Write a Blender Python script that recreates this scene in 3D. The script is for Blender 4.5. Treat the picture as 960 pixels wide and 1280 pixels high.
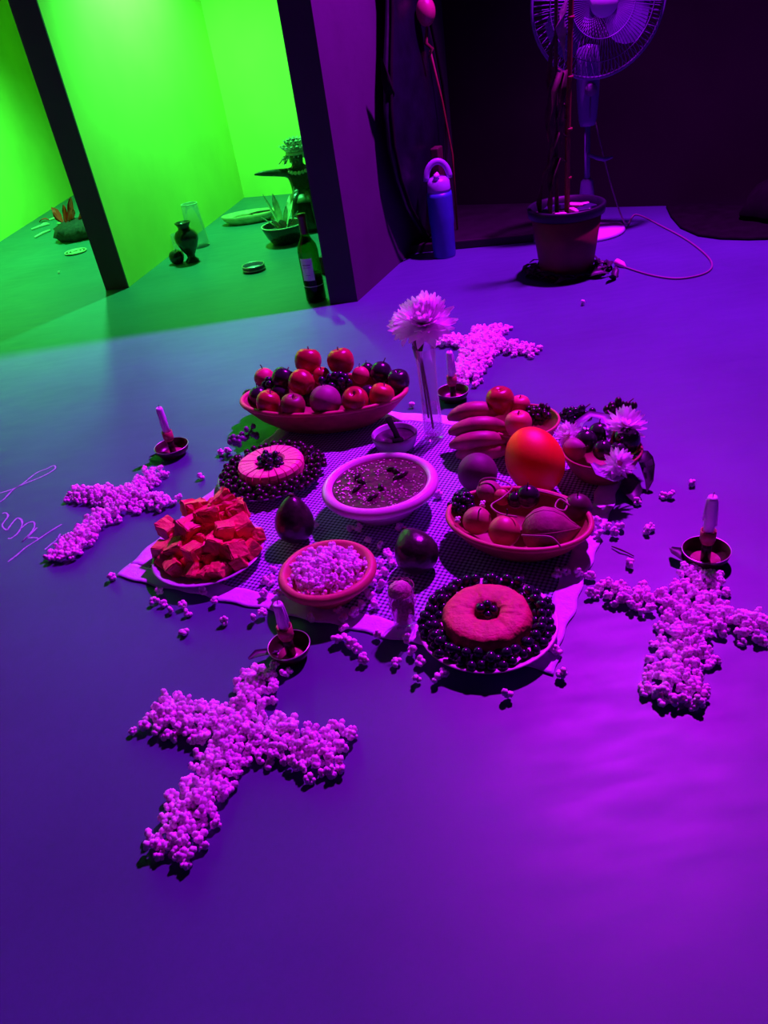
import bpy, bmesh, math, random
import numpy as np
from mathutils import Vector, Matrix, Euler

random.seed(7)
rng = np.random.default_rng(7)
for o in list(bpy.data.objects):
    bpy.data.objects.remove(o, do_unlink=True)
scene = bpy.context.scene
COL = scene.collection
PI = math.pi

# ------------------------------------------------------------------ camera
F_PX, CAM_H = 960.0, 0.90
CM = np.array([[0.98716, -0.15973, 0.0], [-0.08781, -0.54268, 0.83534], [-0.13343, -0.82461, -0.54974]])
cam_data = bpy.data.cameras.new('camera')
cam_data.sensor_fit = 'VERTICAL'
cam_data.sensor_height = 36.0
cam_data.lens = F_PX / 1280.0 * 36.0
cam_data.clip_start = 0.02
cam = bpy.data.objects.new('camera', cam_data)
cr, cd, cf = CM[:, 0], CM[:, 1], CM[:, 2]
cam.matrix_world = Matrix(((cr[0], -cd[0], -cf[0], 0), (cr[1], -cd[1], -cf[1], 0), (cr[2], -cd[2], -cf[2], CAM_H), (0, 0, 0, 1)))
COL.objects.link(cam)
scene.camera = cam

# ------------------------------------------------------------------ world, lights, exposure
world = bpy.data.worlds.new('night')
scene.world = world
world.use_nodes = True
bg = world.node_tree.nodes['Background']
bg.inputs[0].default_value = (0.35, 0.01, 1.0, 1)
bg.inputs[1].default_value = 0.004

def lamp(name, loc, target, color, power, size, cone, blend):
    d = bpy.data.lights.new(name, 'SPOT')
    d.color = color
    d.energy = power
    d.shadow_soft_size = size
    d.spot_size = math.radians(cone)
    d.spot_blend = blend
    o = bpy.data.objects.new(name, d)
    o.location = loc
    o.rotation_euler = (Vector(target) - Vector(loc)).to_track_quat('-Z', 'Y').to_euler()
    COL.objects.link(o)
    return o

lamp('violet_lamp', (1.16, 2.76, 2.58), (0.10, 1.00, 0), (0.66, 0.006, 1.0), 860, 0.06, 128, 0.6)
lamp('green_lamp_alcove', (-0.44, 4.10, 1.60), (-0.75, 4.30, 0), (0.065, 1.0, 0.22), 190, 0.04, 132, 0.8)
lamp('green_lamp_recess', (-1.32, 4.65, 1.60), (-1.60, 4.6, 0), (0.065, 1.0, 0.22), 230, 0.04, 128, 0.7)

scene.view_settings.view_transform = 'Standard'
scene.view_settings.look = 'None'
scene.view_settings.gamma = 1.0
scene.view_settings.use_curve_mapping = False
scene.view_settings.exposure = 0.0

# ------------------------------------------------------------------ placing helpers
def G(px, py, z=0.0):
    """point of the horizontal plane at height z that the photograph shows at a pixel"""
    r = CM @ np.array([(px - 480) / F_PX, (py - 640) / F_PX, 1.0])
    t = (z - CAM_H) / r[2]
    return Vector((r[0] * t, r[1] * t, z))

def mpp(P):
    """metres per photograph pixel at a point"""
    v = CM.T @ (np.array(P) - np.array([0, 0, CAM_H]))
    return v[2] / F_PX

# ------------------------------------------------------------------ materials
MATS = {}
def mat(name, col, rough=0.5, var=0.15, scale=30.0, bump=0.0, bscale=None, metal=0.0, spec=0.5, emit=None, sss=0.0, col2=None, coat=0.0, sheen=0.0):
    m = bpy.data.materials.new(name)
    m.use_nodes = True
    nt = m.node_tree
    b = nt.nodes['Principled BSDF']
    tc = nt.nodes.new('ShaderNodeTexCoord')
    nz = nt.nodes.new('ShaderNodeTexNoise')
    nz.inputs['Scale'].default_value = scale
    nz.inputs['Detail'].default_value = 5
    nt.links.new(tc.outputs['Object'], nz.inputs['Vector'])
    rp = nt.nodes.new('ShaderNodeValToRGB')
    rp.color_ramp.elements[0].position = 0.32
    rp.color_ramp.elements[1].position = 0.68
    c1 = col2 if col2 else tuple(c * (1 - var) for c in col)
    c0 = col if col2 else tuple(min(1, c * (1 + var)) for c in col)
    rp.color_ramp.elements[0].color = (*c1, 1)
    rp.color_ramp.elements[1].color = (*c0, 1)
    nt.links.new(nz.outputs['Fac'], rp.inputs['Fac'])
    nt.links.new(rp.outputs['Color'], b.inputs['Base Color'])
    b.inputs['Roughness'].default_value = rough
    b.inputs['Metallic'].default_value = metal
    b.inputs['Specular IOR Level'].default_value = spec
    b.inputs['Coat Weight'].default_value = coat
    if sheen:
        b.inputs['Sheen Weight'].default_value = sheen
    if sss:
        b.inputs['Subsurface Weight'].default_value = sss
        b.inputs['Subsurface Radius'].default_value = (0.01, 0.008, 0.006)
        b.inputs['Subsurface Scale'].default_value = 0.4
    if bump:
        n2 = nt.nodes.new('ShaderNodeTexNoise')
        n2.inputs['Scale'].default_value = bscale or scale * 2
        n2.inputs['Detail'].default_value = 4
        nt.links.new(tc.outputs['Object'], n2.inputs['Vector'])
        bp = nt.nodes.new('ShaderNodeBump')
        bp.inputs['Strength'].default_value = bump
        bp.inputs['Distance'].default_value = 0.004
        nt.links.new(n2.outputs['Fac'], bp.inputs['Height'])
        nt.links.new(bp.outputs['Normal'], b.inputs['Normal'])
    MATS[name] = m
    return m

def glass_mat(name, tint=(1, 1, 1), refl=1.0, ior=1.2, haze=0.0):
    m = bpy.data.materials.new(name)
    m.use_nodes = True
    nt = m.node_tree
    nt.nodes.clear()
    out = nt.nodes.new('ShaderNodeOutputMaterial')
    mix = nt.nodes.new('ShaderNodeMixShader')
    tr = nt.nodes.new('ShaderNodeBsdfTransparent')
    tr.inputs[0].default_value = (*tint, 1)
    gl = nt.nodes.new('ShaderNodeBsdfGlossy')
    gl.inputs['Roughness'].default_value = 0.08
    gl.inputs[0].default_value = (refl, refl, refl, 1)
    fr = nt.nodes.new('ShaderNodeFresnel')
    fr.inputs['IOR'].default_value = ior
    mu = nt.nodes.new('ShaderNodeMath')
    mu.operation = 'MULTIPLY'
    mu.inputs[1].default_value = 0.45
    nt.links.new(fr.outputs[0], mu.inputs[0])
    nt.links.new(mu.outputs[0], mix.inputs[0])
    nt.links.new(tr.outputs[0], mix.inputs[1])
    nt.links.new(gl.outputs[0], mix.inputs[2])
    if haze:
        df = nt.nodes.new('ShaderNodeBsdfDiffuse')
        df.inputs[0].default_value = (0.85, 0.85, 0.85, 1)
        mh = nt.nodes.new('ShaderNodeMixShader')
        mh.inputs[0].default_value = haze
        nt.links.new(mix.outputs[0], mh.inputs[1])
        nt.links.new(df.outputs[0], mh.inputs[2])
        nt.links.new(mh.outputs[0], out.inputs[0])
    else:
        nt.links.new(mix.outputs[0], out.inputs[0])
    MATS[name] = m
    return m

M_floor = mat('painted_floor', (0.058, 0.185, 0.195), 0.46, 0.13, 2.3, 0.05, 40, spec=0.45)
M_wall = mat('limewashed_wall', (0.80, 0.80, 0.14), 0.85, 0.05, 4.0, 0.25, 14)
M_greywall = mat('grey_painted_wall', (0.040, 0.050, 0.060), 0.8, 0.12, 5.0, 0.2, 20)
M_black = mat('black_wall', (0.008, 0.007, 0.007), 0.9, 0.4, 3.0)
M_pop = mat('popcorn', (0.98, 0.92, 0.97), 0.75, 0.08, 120, sss=0.6, col2=(0.94, 0.84, 0.86))
M_terra_shade = mat('terracotta', (0.33, 0.11, 0.060), 0.6, 0.2, 40, 0.15, 90)  # terracotta darkened for the shade inside the bowls; the lip stays bright
M_terralip = mat('terracotta_lip', (0.58, 0.22, 0.14), 0.5, 0.12, 40, 0.1, 90)
M_darkclay = mat('dark_clay', (0.10, 0.045, 0.03), 0.4, 0.3, 40)
M_apple = mat('red_apple_skin', (0.52, 0.06, 0.05), 0.28, 0.3, 35, col2=(0.30, 0.02, 0.03))
M_peach = mat('pink_peach_skin', (0.68, 0.18, 0.16), 0.5, 0.2, 30, col2=(0.50, 0.08, 0.08))
M_orangeapple = mat('orange_apple_skin', (0.58, 0.13, 0.045), 0.35, 0.2, 30, col2=(0.42, 0.06, 0.04))
M_plum = mat('dark_plum_skin', (0.030, 0.016, 0.035), 0.22, 0.4, 30)  # also colours the balls standing in for shaded gaps between fruit
M_purple = mat('purple_fruit_skin', (0.30, 0.085, 0.17), 0.55, 0.2, 40)
M_grape = mat('black_grape_skin', (0.022, 0.014, 0.040), 0.2, 0.4, 60)
M_berry = mat('dark_berry', (0.026, 0.008, 0.016), 0.32, 0.4, 80)
M_orange = mat('orange_fruit_skin', (0.92, 0.14, 0.012), 0.46, 0.06, 60, 0.12, 220, sss=1.0)
M_orange.node_tree.nodes['Principled BSDF'].inputs['Subsurface Scale'].default_value = 3.0
M_avo = mat('avocado_skin', (0.030, 0.045, 0.022), 0.28, 0.4, 70, 0.25, 130)
M_pumpkin = mat('orange_flesh_cube', (0.86, 0.21, 0.12), 0.5, 0.15, 45, 0.5, 120, col2=(0.72, 0.14, 0.09))
M_cake = mat('pink_sliced_cake', (0.90, 0.32, 0.34), 0.5, 0.1, 50, 0.15, 140)
M_cake2 = mat('toasted_ring_cake', (0.66, 0.145, 0.10), 0.6, 0.25, 55, 0.8, 120, col2=(0.50, 0.09, 0.08))
M_white = mat('white_glaze', (0.82, 0.72, 0.80), 0.25, 0.04, 20)
M_plate = mat('white_plate', (0.55, 0.55, 0.70), 0.25, 0.04, 20)
M_soup = mat('dark_bean_stew', (0.075, 0.020, 0.035), 0.34, 0.6, 70, 0.7, 95, spec=0.3)
M_sauce = mat('dark_sauce', (0.05, 0.018, 0.05), 0.3, 0.5, 60, 0.5, 80)
M_flesh = mat('pale_seed', (0.30, 0.16, 0.14), 0.4, 0.3, 60)
M_petal = mat('white_petal', (0.95, 0.90, 0.97), 0.6, 0.04, 60)
def petal_shader(m):
    nt = m.node_tree
    b = nt.nodes['Principled BSDF']
    out = nt.nodes['Material Output']
    tl = nt.nodes.new('ShaderNodeBsdfTranslucent')
    mx = nt.nodes.new('ShaderNodeMixShader')
    mx.inputs[0].default_value = 0.5
    nt.links.new(b.inputs['Base Color'].links[0].from_socket, tl.inputs[0])
    nt.links.new(b.outputs[0], mx.inputs[1])
    nt.links.new(tl.outputs[0], mx.inputs[2])
    nt.links.new(mx.outputs[0], out.inputs[0])
petal_shader(M_petal)
M_yellow = mat('flower_heart', (0.62, 0.45, 0.30), 0.7, 0.2, 80)
M_leaf = mat('green_leaf', (0.04, 0.15, 0.03), 0.5, 0.3, 50)
M_dryleaf = mat('dry_dark_leaf', (0.035, 0.03, 0.05), 0.5, 0.5, 50)  # also colours the shape painted as the candle dish's shadow
M_candle = mat('white_wax', (0.70, 0.62, 0.85), 0.4, 0.05, 60)
M_socket = mat('copper_socket', (0.42, 0.10, 0.10), 0.4, 0.2, 60)
M_dish = mat('black_iron_dish', (0.035, 0.014, 0.012), 0.32, 0.4, 50)
M_dishin = mat('copper_dish_floor', (0.45, 0.20, 0.16), 0.35, 0.2, 60)
M_husk = mat('husk_skin', (0.34, 0.085, 0.13), 0.6, 0.25, 40, 0.4, 60)
M_vine = mat('pale_vine', (0.42, 0.20, 0.22), 0.5, 0.2, 60)
M_banana = mat('plantain_skin', (0.48, 0.14, 0.15), 0.5, 0.3, 35, col2=(0.28, 0.07, 0.10))
M_stem = mat('brown_stem', (0.05, 0.03, 0.015), 0.7, 0.3, 60)
M_redstem = mat('red_cane', (0.16, 0.03, 0.015), 0.6, 0.35, 30)
M_potred = mat('brown_flower_pot', (0.13, 0.030, 0.024), 0.55, 0.2, 20)
M_soil = mat('dark_soil', (0.03, 0.025, 0.03), 0.8, 0.5, 60, 0.6, 90)
M_fan_dim = mat('dimmed_fan_plastic', (0.13, 0.12, 0.30), 0.45, 0.05, 10)  # white plastic darkened; the weaker light on the upper fan is in the colour
M_fanbase = mat('white_fan_base', (0.62, 0.62, 0.85), 0.35, 0.04, 10)
M_fanknob = mat('grey_knob', (0.10, 0.10, 0.16), 0.5, 0.1, 20)
M_cable = mat('grey_cable', (0.22, 0.16, 0.22), 0.5, 0.1, 20)
M_blue = mat('blue_flask_coat', (0.03, 0.16, 0.34), 0.4, 0.1, 20)
M_bluelid = mat('lilac_flask_lid', (0.30, 0.30, 0.55), 0.35, 0.08, 20)
M_wine = mat('dark_wine_glass', (0.012, 0.035, 0.012), 0.1, 0.2, 10, coat=0.5)
M_capsule = mat('dark_red_foil', (0.10, 0.01, 0.015), 0.35, 0.2, 30)
M_label = mat('pale_paper_label', (0.70, 0.66, 0.80), 0.7, 0.05, 60)
M_ink = mat('black_ink', (0.02, 0.02, 0.02), 0.7, 0.1, 60)
M_urn = mat('black_urn_glaze', (0.02, 0.02, 0.02), 0.18, 0.3, 20)
M_bag = mat('glossy_black_bag', (0.004, 0.005, 0.012), 0.38, 0.4, 12, 0.5, 20, spec=0.35)
M_wood = mat('pale_wood', (0.55, 0.50, 0.24), 0.6, 0.2, 25, 0.2, 60)
M_woodd = mat('brown_wood', (0.045, 0.018, 0.014), 0.6, 0.3, 25)
M_statue = mat('dark_bronze_paint', (0.035, 0.06, 0.03), 0.22, 0.4, 40)
M_feather = mat('white_feather', (0.75, 0.80, 0.62), 0.6, 0.1, 60)
petal_shader(M_feather)
M_tin = mat('tin_metal', (0.55, 0.55, 0.55), 0.3, 0.1, 60, metal=0.6)
M_red = mat('red_petal_cloth', (1.0, 0.05, 0.03), 0.6, 0.0, 40)
M_straw = mat('pale_straw', (0.62, 0.70, 0.50), 0.6, 0.15, 60)
M_chalk = mat('white_chalk', (0.52, 0.66, 0.85), 0.9, 0.35, 400)
M_fabric_shade = mat('black_fabric_and_shade', (0.004, 0.0035, 0.005), 0.95, 0.4, 20, spec=0.1)  # also colours the sheet that paints a shadow on the floor
M_pinkball = mat('dark_pink_ball', (0.34, 0.05, 0.12), 0.4, 0.2, 20)
M_ribbon = mat('lilac_ribbon', (0.30, 0.16, 0.42), 0.45, 0.2, 40)
M_hem = mat('white_cloth_hem', (0.72, 0.66, 0.97), 0.8, 0.06, 60, 0.5, 120)
M_bits = mat('pink_wrapper', (0.75, 0.40, 0.55), 0.4, 0.2, 40)
M_liner = mat('blue_pot_liner', (0.025, 0.025, 0.08), 0.4, 0.3, 40)
M_fibre = mat('pale_fibre', (0.52, 0.30, 0.34), 0.6, 0.25, 150, 0.5, 200)
G_clear = glass_mat('clear_glass', (0.98, 0.98, 0.99))
G_alcove = glass_mat('alcove_glass', (0.93, 0.95, 0.93), 1.0, 1.3, .08)
G_bottle = glass_mat('green_bottle_glass', (0.16, 0.42, 0.10), 0.9, 1.5)
G_grille = MATS

# houndstooth style print of the cloth
def cloth_mat():
    m = bpy.data.materials.new('checked_cloth')
    m.use_nodes = True
    nt = m.node_tree
    b = nt.nodes['Principled BSDF']
    b.inputs['Roughness'].default_value = 0.85
    tc = nt.nodes.new('ShaderNodeTexCoord')
    sp = nt.nodes.new('ShaderNodeSeparateXYZ')
    nt.links.new(tc.outputs['Object'], sp.inputs[0])
    def wave(sock):
        a = nt.nodes.new('ShaderNodeMath'); a.operation = 'MULTIPLY'; a.inputs[1].default_value = 2 * PI / 0.0088
        s = nt.nodes.new('ShaderNodeMath'); s.operation = 'SINE'
        g = nt.nodes.new('ShaderNodeMath'); g.operation = 'GREATER_THAN'; g.inputs[1].default_value = -0.12
        nt.links.new(sock, a.inputs[0]); nt.links.new(a.outputs[0], s.inputs[0]); nt.links.new(s.outputs[0], g.inputs[0])
        return g
    gx, gy = wave(sp.outputs[0]), wave(sp.outputs[1])
    ad = nt.nodes.new('ShaderNodeMath'); ad.operation = 'ADD'
    nt.links.new(gx.outputs[0], ad.inputs[0]); nt.links.new(gy.outputs[0], ad.inputs[1])
    dv = nt.nodes.new('ShaderNodeMath'); dv.operation = 'MULTIPLY'; dv.inputs[1].default_value = 0.5
    nt.links.new(ad.outputs[0], dv.inputs[0])
    rp = nt.nodes.new('ShaderNodeValToRGB')
    rp.color_ramp.interpolation = 'CONSTANT'
    rp.color_ramp.elements[0].position = 0.0
    rp.color_ramp.elements[0].color = (0.02, 0.02, 0.05, 1)
    e = rp.color_ramp.elements.new(0.25); e.color = (0.24, 0.27, 0.48, 1)
    rp.color_ramp.elements[-1].position = 0.75
    rp.color_ramp.elements[-1].color = (0.62, 0.64, 0.95, 1)
    nt.links.new(dv.outputs[0], rp.inputs[0])
    nt.links.new(rp.outputs[0], b.inputs['Base Color'])
    return m
M_check = cloth_mat()

# ------------------------------------------------------------------ mesh helpers
def _ico(sub):
    bm = bmesh.new()
    bmesh.ops.create_icosphere(bm, subdivisions=sub, radius=1.0)
    bm.verts.ensure_lookup_table()
    v = np.array([x.co[:] for x in bm.verts])
    f = [tuple(q.index for q in fa.verts) for fa in bm.faces]
    bm.free()
    return v, f
ICO = {s: _ico(s) for s in (1, 2, 3)}

class MB:
    def __init__(s):
        s.v = []; s.f = []; s.n = 0
    def add(s, v, f):
        v = np.asarray(v, float)
        s.f += [tuple(i + s.n for i in q) for q in f]
        s.v.append(v); s.n += len(v)
        return s
    def ball(s, c, r, sub=2, rot=None):
        v, f = ICO[sub]
        r = np.array(r if hasattr(r, '__len__') else (r, r, r))
        w = v * r
        if rot is not None:
            w = w @ np.array(Euler(rot).to_matrix()).T
        return s.add(w + np.array(c), f)
    def lathe(s, prof, n=24, sx=1.0, sy=1.0, c=(0, 0, 0), fn=None, rot=None):
        vs, rings, fs = [], [], []
        for r, z in prof:
            if r < 1e-6:
                rings.append([len(vs)]); vs.append((0, 0, z))
            else:
                st = len(vs)
                for k in range(n):
                    a = 2 * PI * k / n
                    rr = r * (fn(a, z) if fn else 1)
                    vs.append((rr * math.cos(a) * sx, rr * math.sin(a) * sy, z))
                rings.append(list(range(st, st + n)))
        for A, B in zip(rings, rings[1:]):
            if len(A) == 1 and len(B) == 1: continue
            for k in range(n):
                k2 = (k + 1) % n
                if len(A) == 1: fs.append((A[0], B[k2], B[k]))
                elif len(B) == 1: fs.append((A[k], A[k2], B[0]))
                else: fs.append((A[k], A[k2], B[k2], B[k]))
        vs = np.array(vs)
        if rot is not None:
            vs = vs @ np.array(Euler(rot).to_matrix()).T
        return s.add(vs + np.array(c), fs)
    def box(s, c, d, rot=None):
        v = np.array([(x, y, z) for x in (-.5, .5) for y in (-.5, .5) for z in (-.5, .5)]) * np.array(d)
        if rot is not None:
            v = v @ np.array(Euler(rot).to_matrix()).T
        return s.add(v + np.array(c), [(0, 1, 3, 2), (4, 6, 7, 5), (0, 4, 5, 1), (2, 3, 7, 6), (0, 2, 6, 4), (1, 5, 7, 3)])
    def prism(s, poly, z0, z1):
        n = len(poly)
        v = [(p[0], p[1], z0) for p in poly] + [(p[0], p[1], z1) for p in poly]
        f = [tuple(range(n))[::-1], tuple(range(n, 2 * n))] + [(k, (k + 1) % n, n + (k + 1) % n, n + k) for k in range(n)]
        return s.add(v, f)
    def tube(s, pts, rad, n=8, closed=False, flat=None):
        P = [Vector(p) for p in pts]
        m = len(P)
        R = rad if hasattr(rad, '__len__') else [rad] * m
        vs, fs = [], []
        prev = None
        for i in range(m):
            if closed: t = P[(i + 1) % m] - P[i - 1]
            else: t = P[min(i + 1, m - 1)] - P[max(i - 1, 0)]
            t.normalize()
            u = prev if prev is not None else (Vector((0, 0, 1)) if abs(t.z) < .9 else Vector((1, 0, 0)))
            u = (u - t * u.dot(t)).normalized()
            w = t.cross(u)
            prev = u
            for k in range(n):
                a = 2 * PI * k / n
                q = P[i] + (u * math.cos(a) * (flat or 1) + w * math.sin(a)) * R[i]
                vs.append(q[:])
        rng_ = range(m) if closed else range(m - 1)
        for i in rng_:
            j = (i + 1) % m
            for k in range(n):
                k2 = (k + 1) % n
                fs.append((i * n + k, i * n + k2, j * n + k2, j * n + k))
        if not closed:
            fs.append(tuple(range(n))[::-1]); fs.append(tuple(range((m - 1) * n, m * n)))
        return s.add(vs, fs)
    def mesh(s, name, m, smooth=True):
        me = bpy.data.meshes.new(name)
        v = np.concatenate(s.v) if s.v else np.zeros((0, 3))
        me.from_pydata(v.tolist(), [], s.f)
        if m: me.materials.append(m)
        me.polygons.foreach_set('use_smooth', [smooth] * len(me.polygons))
        me.update()
        return me
    def build(s, name, m, parent=None, loc=None, rot=None, smooth=True, label=None):
        o = bpy.data.objects.new(name, s.mesh(name, m, smooth))
        COL.objects.link(o)
        if parent is not None: o.parent = parent
        if loc is not None: o.location = loc
        if rot is not None: o.rotation_euler = rot
        if label: o['label'] = label
        return o

def inst(name, me, parent=None, loc=(0, 0, 0), rot=(0, 0, 0), scale=1.0):
    o = bpy.data.objects.new(name, me)
    COL.objects.link(o)
    if parent is not None: o.parent = parent
    o.location = loc
    o.rotation_euler = rot
    o.scale = scale if hasattr(scale, '__len__') else (scale,) * 3
    return o

def tag(o, label=None, cat=None, group=None, kind=None):
    if label: o['label'] = label
    if cat: o['category'] = cat
    if group: o['group'] = group
    if kind: o['kind'] = kind
    return o

def thing(name, label, cat, loc=(0, 0, 0), rotz=0.0, group=None):
    o = bpy.data.objects.new(name, None)
    o.empty_display_size = 0.02
    COL.objects.link(o)
    o.location = loc
    o.rotation_euler = (0, 0, rotz)
    return tag(o, label, cat, group)

def bevel(o, w, seg=2):
    md = o.modifiers.new('bevel', 'BEVEL'); md.width = w; md.segments = seg; md.limit_method = 'ANGLE'
    return o

def roughen(o, strength, scale, sub=0):
    if sub:
        md = o.modifiers.new('sub', 'SUBSURF'); md.levels = sub; md.render_levels = sub
    tx = bpy.data.textures.new('lumps', 'CLOUDS'); tx.noise_scale = scale
    md = o.modifiers.new('lumps', 'DISPLACE'); md.texture = tx; md.strength = strength; md.mid_level = 0.5
    return o

# ================================================================== THE SETTING
fl = MB().add([(-5, -2.5, 0), (5, -2.5, 0), (5, 8, 0), (-5, 8, 0)], [(0, 1, 2, 3)]).build('floor', M_floor, smooth=False)
tag(fl, 'blue grey painted concrete floor', None, None, 'structure')
# faint scuffs and stain on the floor paint
nt = M_floor.node_tree
b = nt.nodes['Principled BSDF']
nz = nt.nodes.new('ShaderNodeTexNoise'); nz.inputs['Scale'].default_value = 9; nz.inputs['Detail'].default_value = 8
tc = nt.nodes.new('ShaderNodeTexCoord'); mp = nt.nodes.new('ShaderNodeMapping'); mp.inputs['Scale'].default_value = (1, 3.5, 1); mp.inputs['Rotation'].default_value = (0, 0, 0.5)
nt.links.new(tc.outputs['Object'], mp.inputs[0]); nt.links.new(mp.outputs[0], nz.inputs['Vector'])
mr = nt.nodes.new('ShaderNodeMapRange'); mr.inputs[1].default_value = 0.3; mr.inputs[2].default_value = 0.75; mr.inputs[3].default_value = 0.42; mr.inputs[4].default_value = 0.52
nt.links.new(nz.outputs['Fac'], mr.inputs[0]); nt.links.new(mr.outputs[0], b.inputs['Roughness'])

H = 2.80
def wall(name, poly, m, label):
    o = MB().prism(poly, 0, H).build(name, m, smooth=False)
    return tag(o, label, None, None, 'structure')

# alcove partition: pale side walls with a dark end face
p0, p1 = Vector((-1.061, 3.495)), Vector((-0.960, 3.477))
pd = Vector((0.2405, 0.9706))
wp = wall('wall_center', [p0 + pd * 0.008, p1 + pd * 0.008, p1 + pd * 3.3, p0 + pd * 3.3], M_wall, 'pale partition wall between the two green lit recesses')
e = MB().prism([p0 + Vector((-.002, 0)), p1 + Vector((.002, 0)), p1 + pd * 0.008 + Vector((.002, 0)), p0 + pd * 0.008 + Vector((-.002, 0))], 0, H).build('end_face', M_greywall, wp, smooth=False)
wall('wall_left', [(-2.30, 2.2), (-2.20, 3.05), (-1.95, 6.10), (-1.88, 6.9), (-2.2, 6.9), (-2.6, 2.2)], M_wall, 'pale left wall of the recess, lit green')
bdir = Vector((0.926, -0.378))
k0 = Vector((-0.549, 5.143)) - bdir * 0.05
k1 = k0 + bdir * 1.9
bn = Vector((0.378, 0.926)) * 0.12
wall('wall_back', [k0, k1, k1 + bn, k0 + bn], M_wall, 'pale back wall of the alcove, lit green')
wall('wall_rear', [(-2.0, 6.75), (0.2, 6.4), (0.2, 6.6), (-2.0, 6.9)], M_wall, 'pale far wall of the left recess')
# wall on the right of the alcove
rd = Vector((0.447, 0.894))
ra, rb = Vector((-0.073, 2.796)), Vector((0.028, 2.783))
wall('wall_right', [ra, rb, rb + rd * 1.45, rb + rd * 1.45 + Vector((-.3, .15)), ra + rd * 0.6 + Vector((-.03, .02))], M_greywall, 'grey painted wall end beside the alcove, lit purple on one side')
# black wall at the far right
q0 = Vector((0.50, 3.968)); qd = Vector((0.85, -0.527))
wall('wall_far', [q0, q0 + qd * 1.9, q0 + qd * 1.9 + Vector((.06, .1)), q0 + Vector((.06, .1))], M_black, 'black wall behind the fan')
tag(MB().box((0, 2.9, H + 0.05), (10, 10.8, 0.1)).build('ceiling', mat('dark_ceiling', (0.04, 0.04, 0.04), 0.9, 0.1, 3), smooth=False), 'dark ceiling', None, None, 'structure')
# dark kerb widened backwards to stand in for shaded floor near the flask
tb = MB().prism([(.275, 3.30), (.78, 3.17), (1.0, 3.62), (.56, 3.90), (.37, 3.46)], 0, .035).build('trim_shade_1', mat('kerb_and_shade', (.010, .009, .012), .55, .3, 12, spec=.3), None, smooth=False)
bevel(tb, 0.005)
tag(tb, 'low black kerb widened to paint the shaded floor behind the blue flask', None, None, 'structure')

# ================================================================== POPCORN
def kernel_mesh(i):
    r = np.random.default_rng(100 + i)
    mb = MB()
    n = 7 + i % 2
    for k in range(n):
        d = r.normal(size=3); d /= np.linalg.norm(d)
        mb.ball(d * r.uniform(.45, .62), r.uniform(0.34, 0.52), 1)
    return mb
KMB = [kernel_mesh(i) for i in range(6)]
KV = [np.concatenate(k.v) for k in KMB]
KF = [k.f for k in KMB]
KME = [k.mesh('popcorn_kernel', M_pop) for k in KMB]

def rest_z(i, ro, s):
    R = np.array(Euler(ro).to_matrix())
    return -float((KV[i] @ R.T)[:, 2].min()) * s

def rand_rot(r):
    return (r.uniform(0, 6.28), r.uniform(0, 6.28), r.uniform(0, 6.28))

def pile(name, items, label, group):
    mb = MB()
    for (p, s, ro, i) in items:
        R = np.array(Euler(ro).to_matrix())
        mb.add((KV[i] * s) @ R.T + np.array(p), KF[i])
    o = mb.build(name, M_pop)
    return tag(o, label, 'popcorn', None, 'stuff')

def seg_dist(p, a, b):
    ab = b - a
    t = max(0, min(1, (p - a).dot(ab) / ab.dot(ab)))
    return (p - a - ab * t).length, t

def cross_items(segs, s0, seed):
    """segs: list of (point, point, half width, half width) on the floor"""
    r = np.random.default_rng(seed)
    xs = [q for a, b, w, w2 in segs for q in (a, b)]
    x0, x1 = min(p.x for p in xs) - .08, max(p.x for p in xs) + .08
    y0, y1 = min(p.y for p in xs) - .08, max(p.y for p in xs) + .08
    out = []
    for lay, (st, hz) in enumerate(((s0 * 0.98, 0.62), (s0 * 0.92, 0.98), (s0 * 0.95, 1.30))):
        y = y0
        while y < y1:
            x = x0
            while x < x1:
                p = Vector((x + r.uniform(-.4, .4) * st, y + r.uniform(-.4, .4) * st))
                inside = -1
                for a, b, w, w2 in segs:
                    ab = b - a
                    L = ab.length
                    t = (p - a).dot(ab) / (L * L)
                    lat = abs((p - a).cross(ab) if False else ((p.x - a.x) * ab.y - (p.y - a.y) * ab.x) / L)
                    ww = w + (w2 - w) * max(0, min(1, t)) + r.uniform(-.3, .3) * s0
                    ed = min(ww - lat, min(t, 1 - t) * L + 0.25 * s0 + r.uniform(-.3, .3) * s0)
                    inside = max(inside, ed)
                need = (0, s0 * 0.5, s0 * 1.5)[lay]
                if inside > need:
                    s = s0 * r.uniform(.46, .64)
                    ro, ki = rand_rot(r), int(r.integers(0, 6))
                    out.append(((p.x, p.y, rest_z(ki, ro, s) + s0 * (hz - .62)), s, ro, ki, lay))
                x += st
            y += st
    return out

def g2(px, py):
    p = G(px, py); return Vector((p.x, p.y))

# front cross: nearest kernels individually, the rest as stuff
fc = cross_items([(g2(338, 838), g2(212, 1078), 0.040, 0.045), (g2(190, 893), g2(432, 948), 0.040, 0.048)], 0.0180, 1)
fc.sort(key=lambda q: (-(q[4] >= 1), q[0][1]))
near, rest = fc[:205], fc[205:]
for (p, s, ro, i, l) in near:
    o = inst('popcorn_kernel', KME[i], None, p, ro, s)
    dl = {'left arm': g2(200, 893), 'right arm': g2(420, 945), 'foot': g2(215, 1050), 'head': g2(335, 850), 'middle': g2(300, 920), 'lower shaft': g2(255, 990)}
    arm = min(dl, key=lambda k: (dl[k] - Vector(p[:2])).length)
    tag(o, 'popped corn kernel on the ' + arm + ' of the nearest popcorn cross', 'popcorn', 'kernels on the ' + arm + ' of the front popcorn cross')
pile('popcorn_cross', [q[:4] for q in rest], 'large cross of popcorn on the floor nearest the camera', None)
rc = cross_items([(g2(876, 716), g2(838, 888), 0.044, 0.044), (g2(748, 740), g2(975, 795), 0.034, 0.040)], 0.0180, 2)
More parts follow.
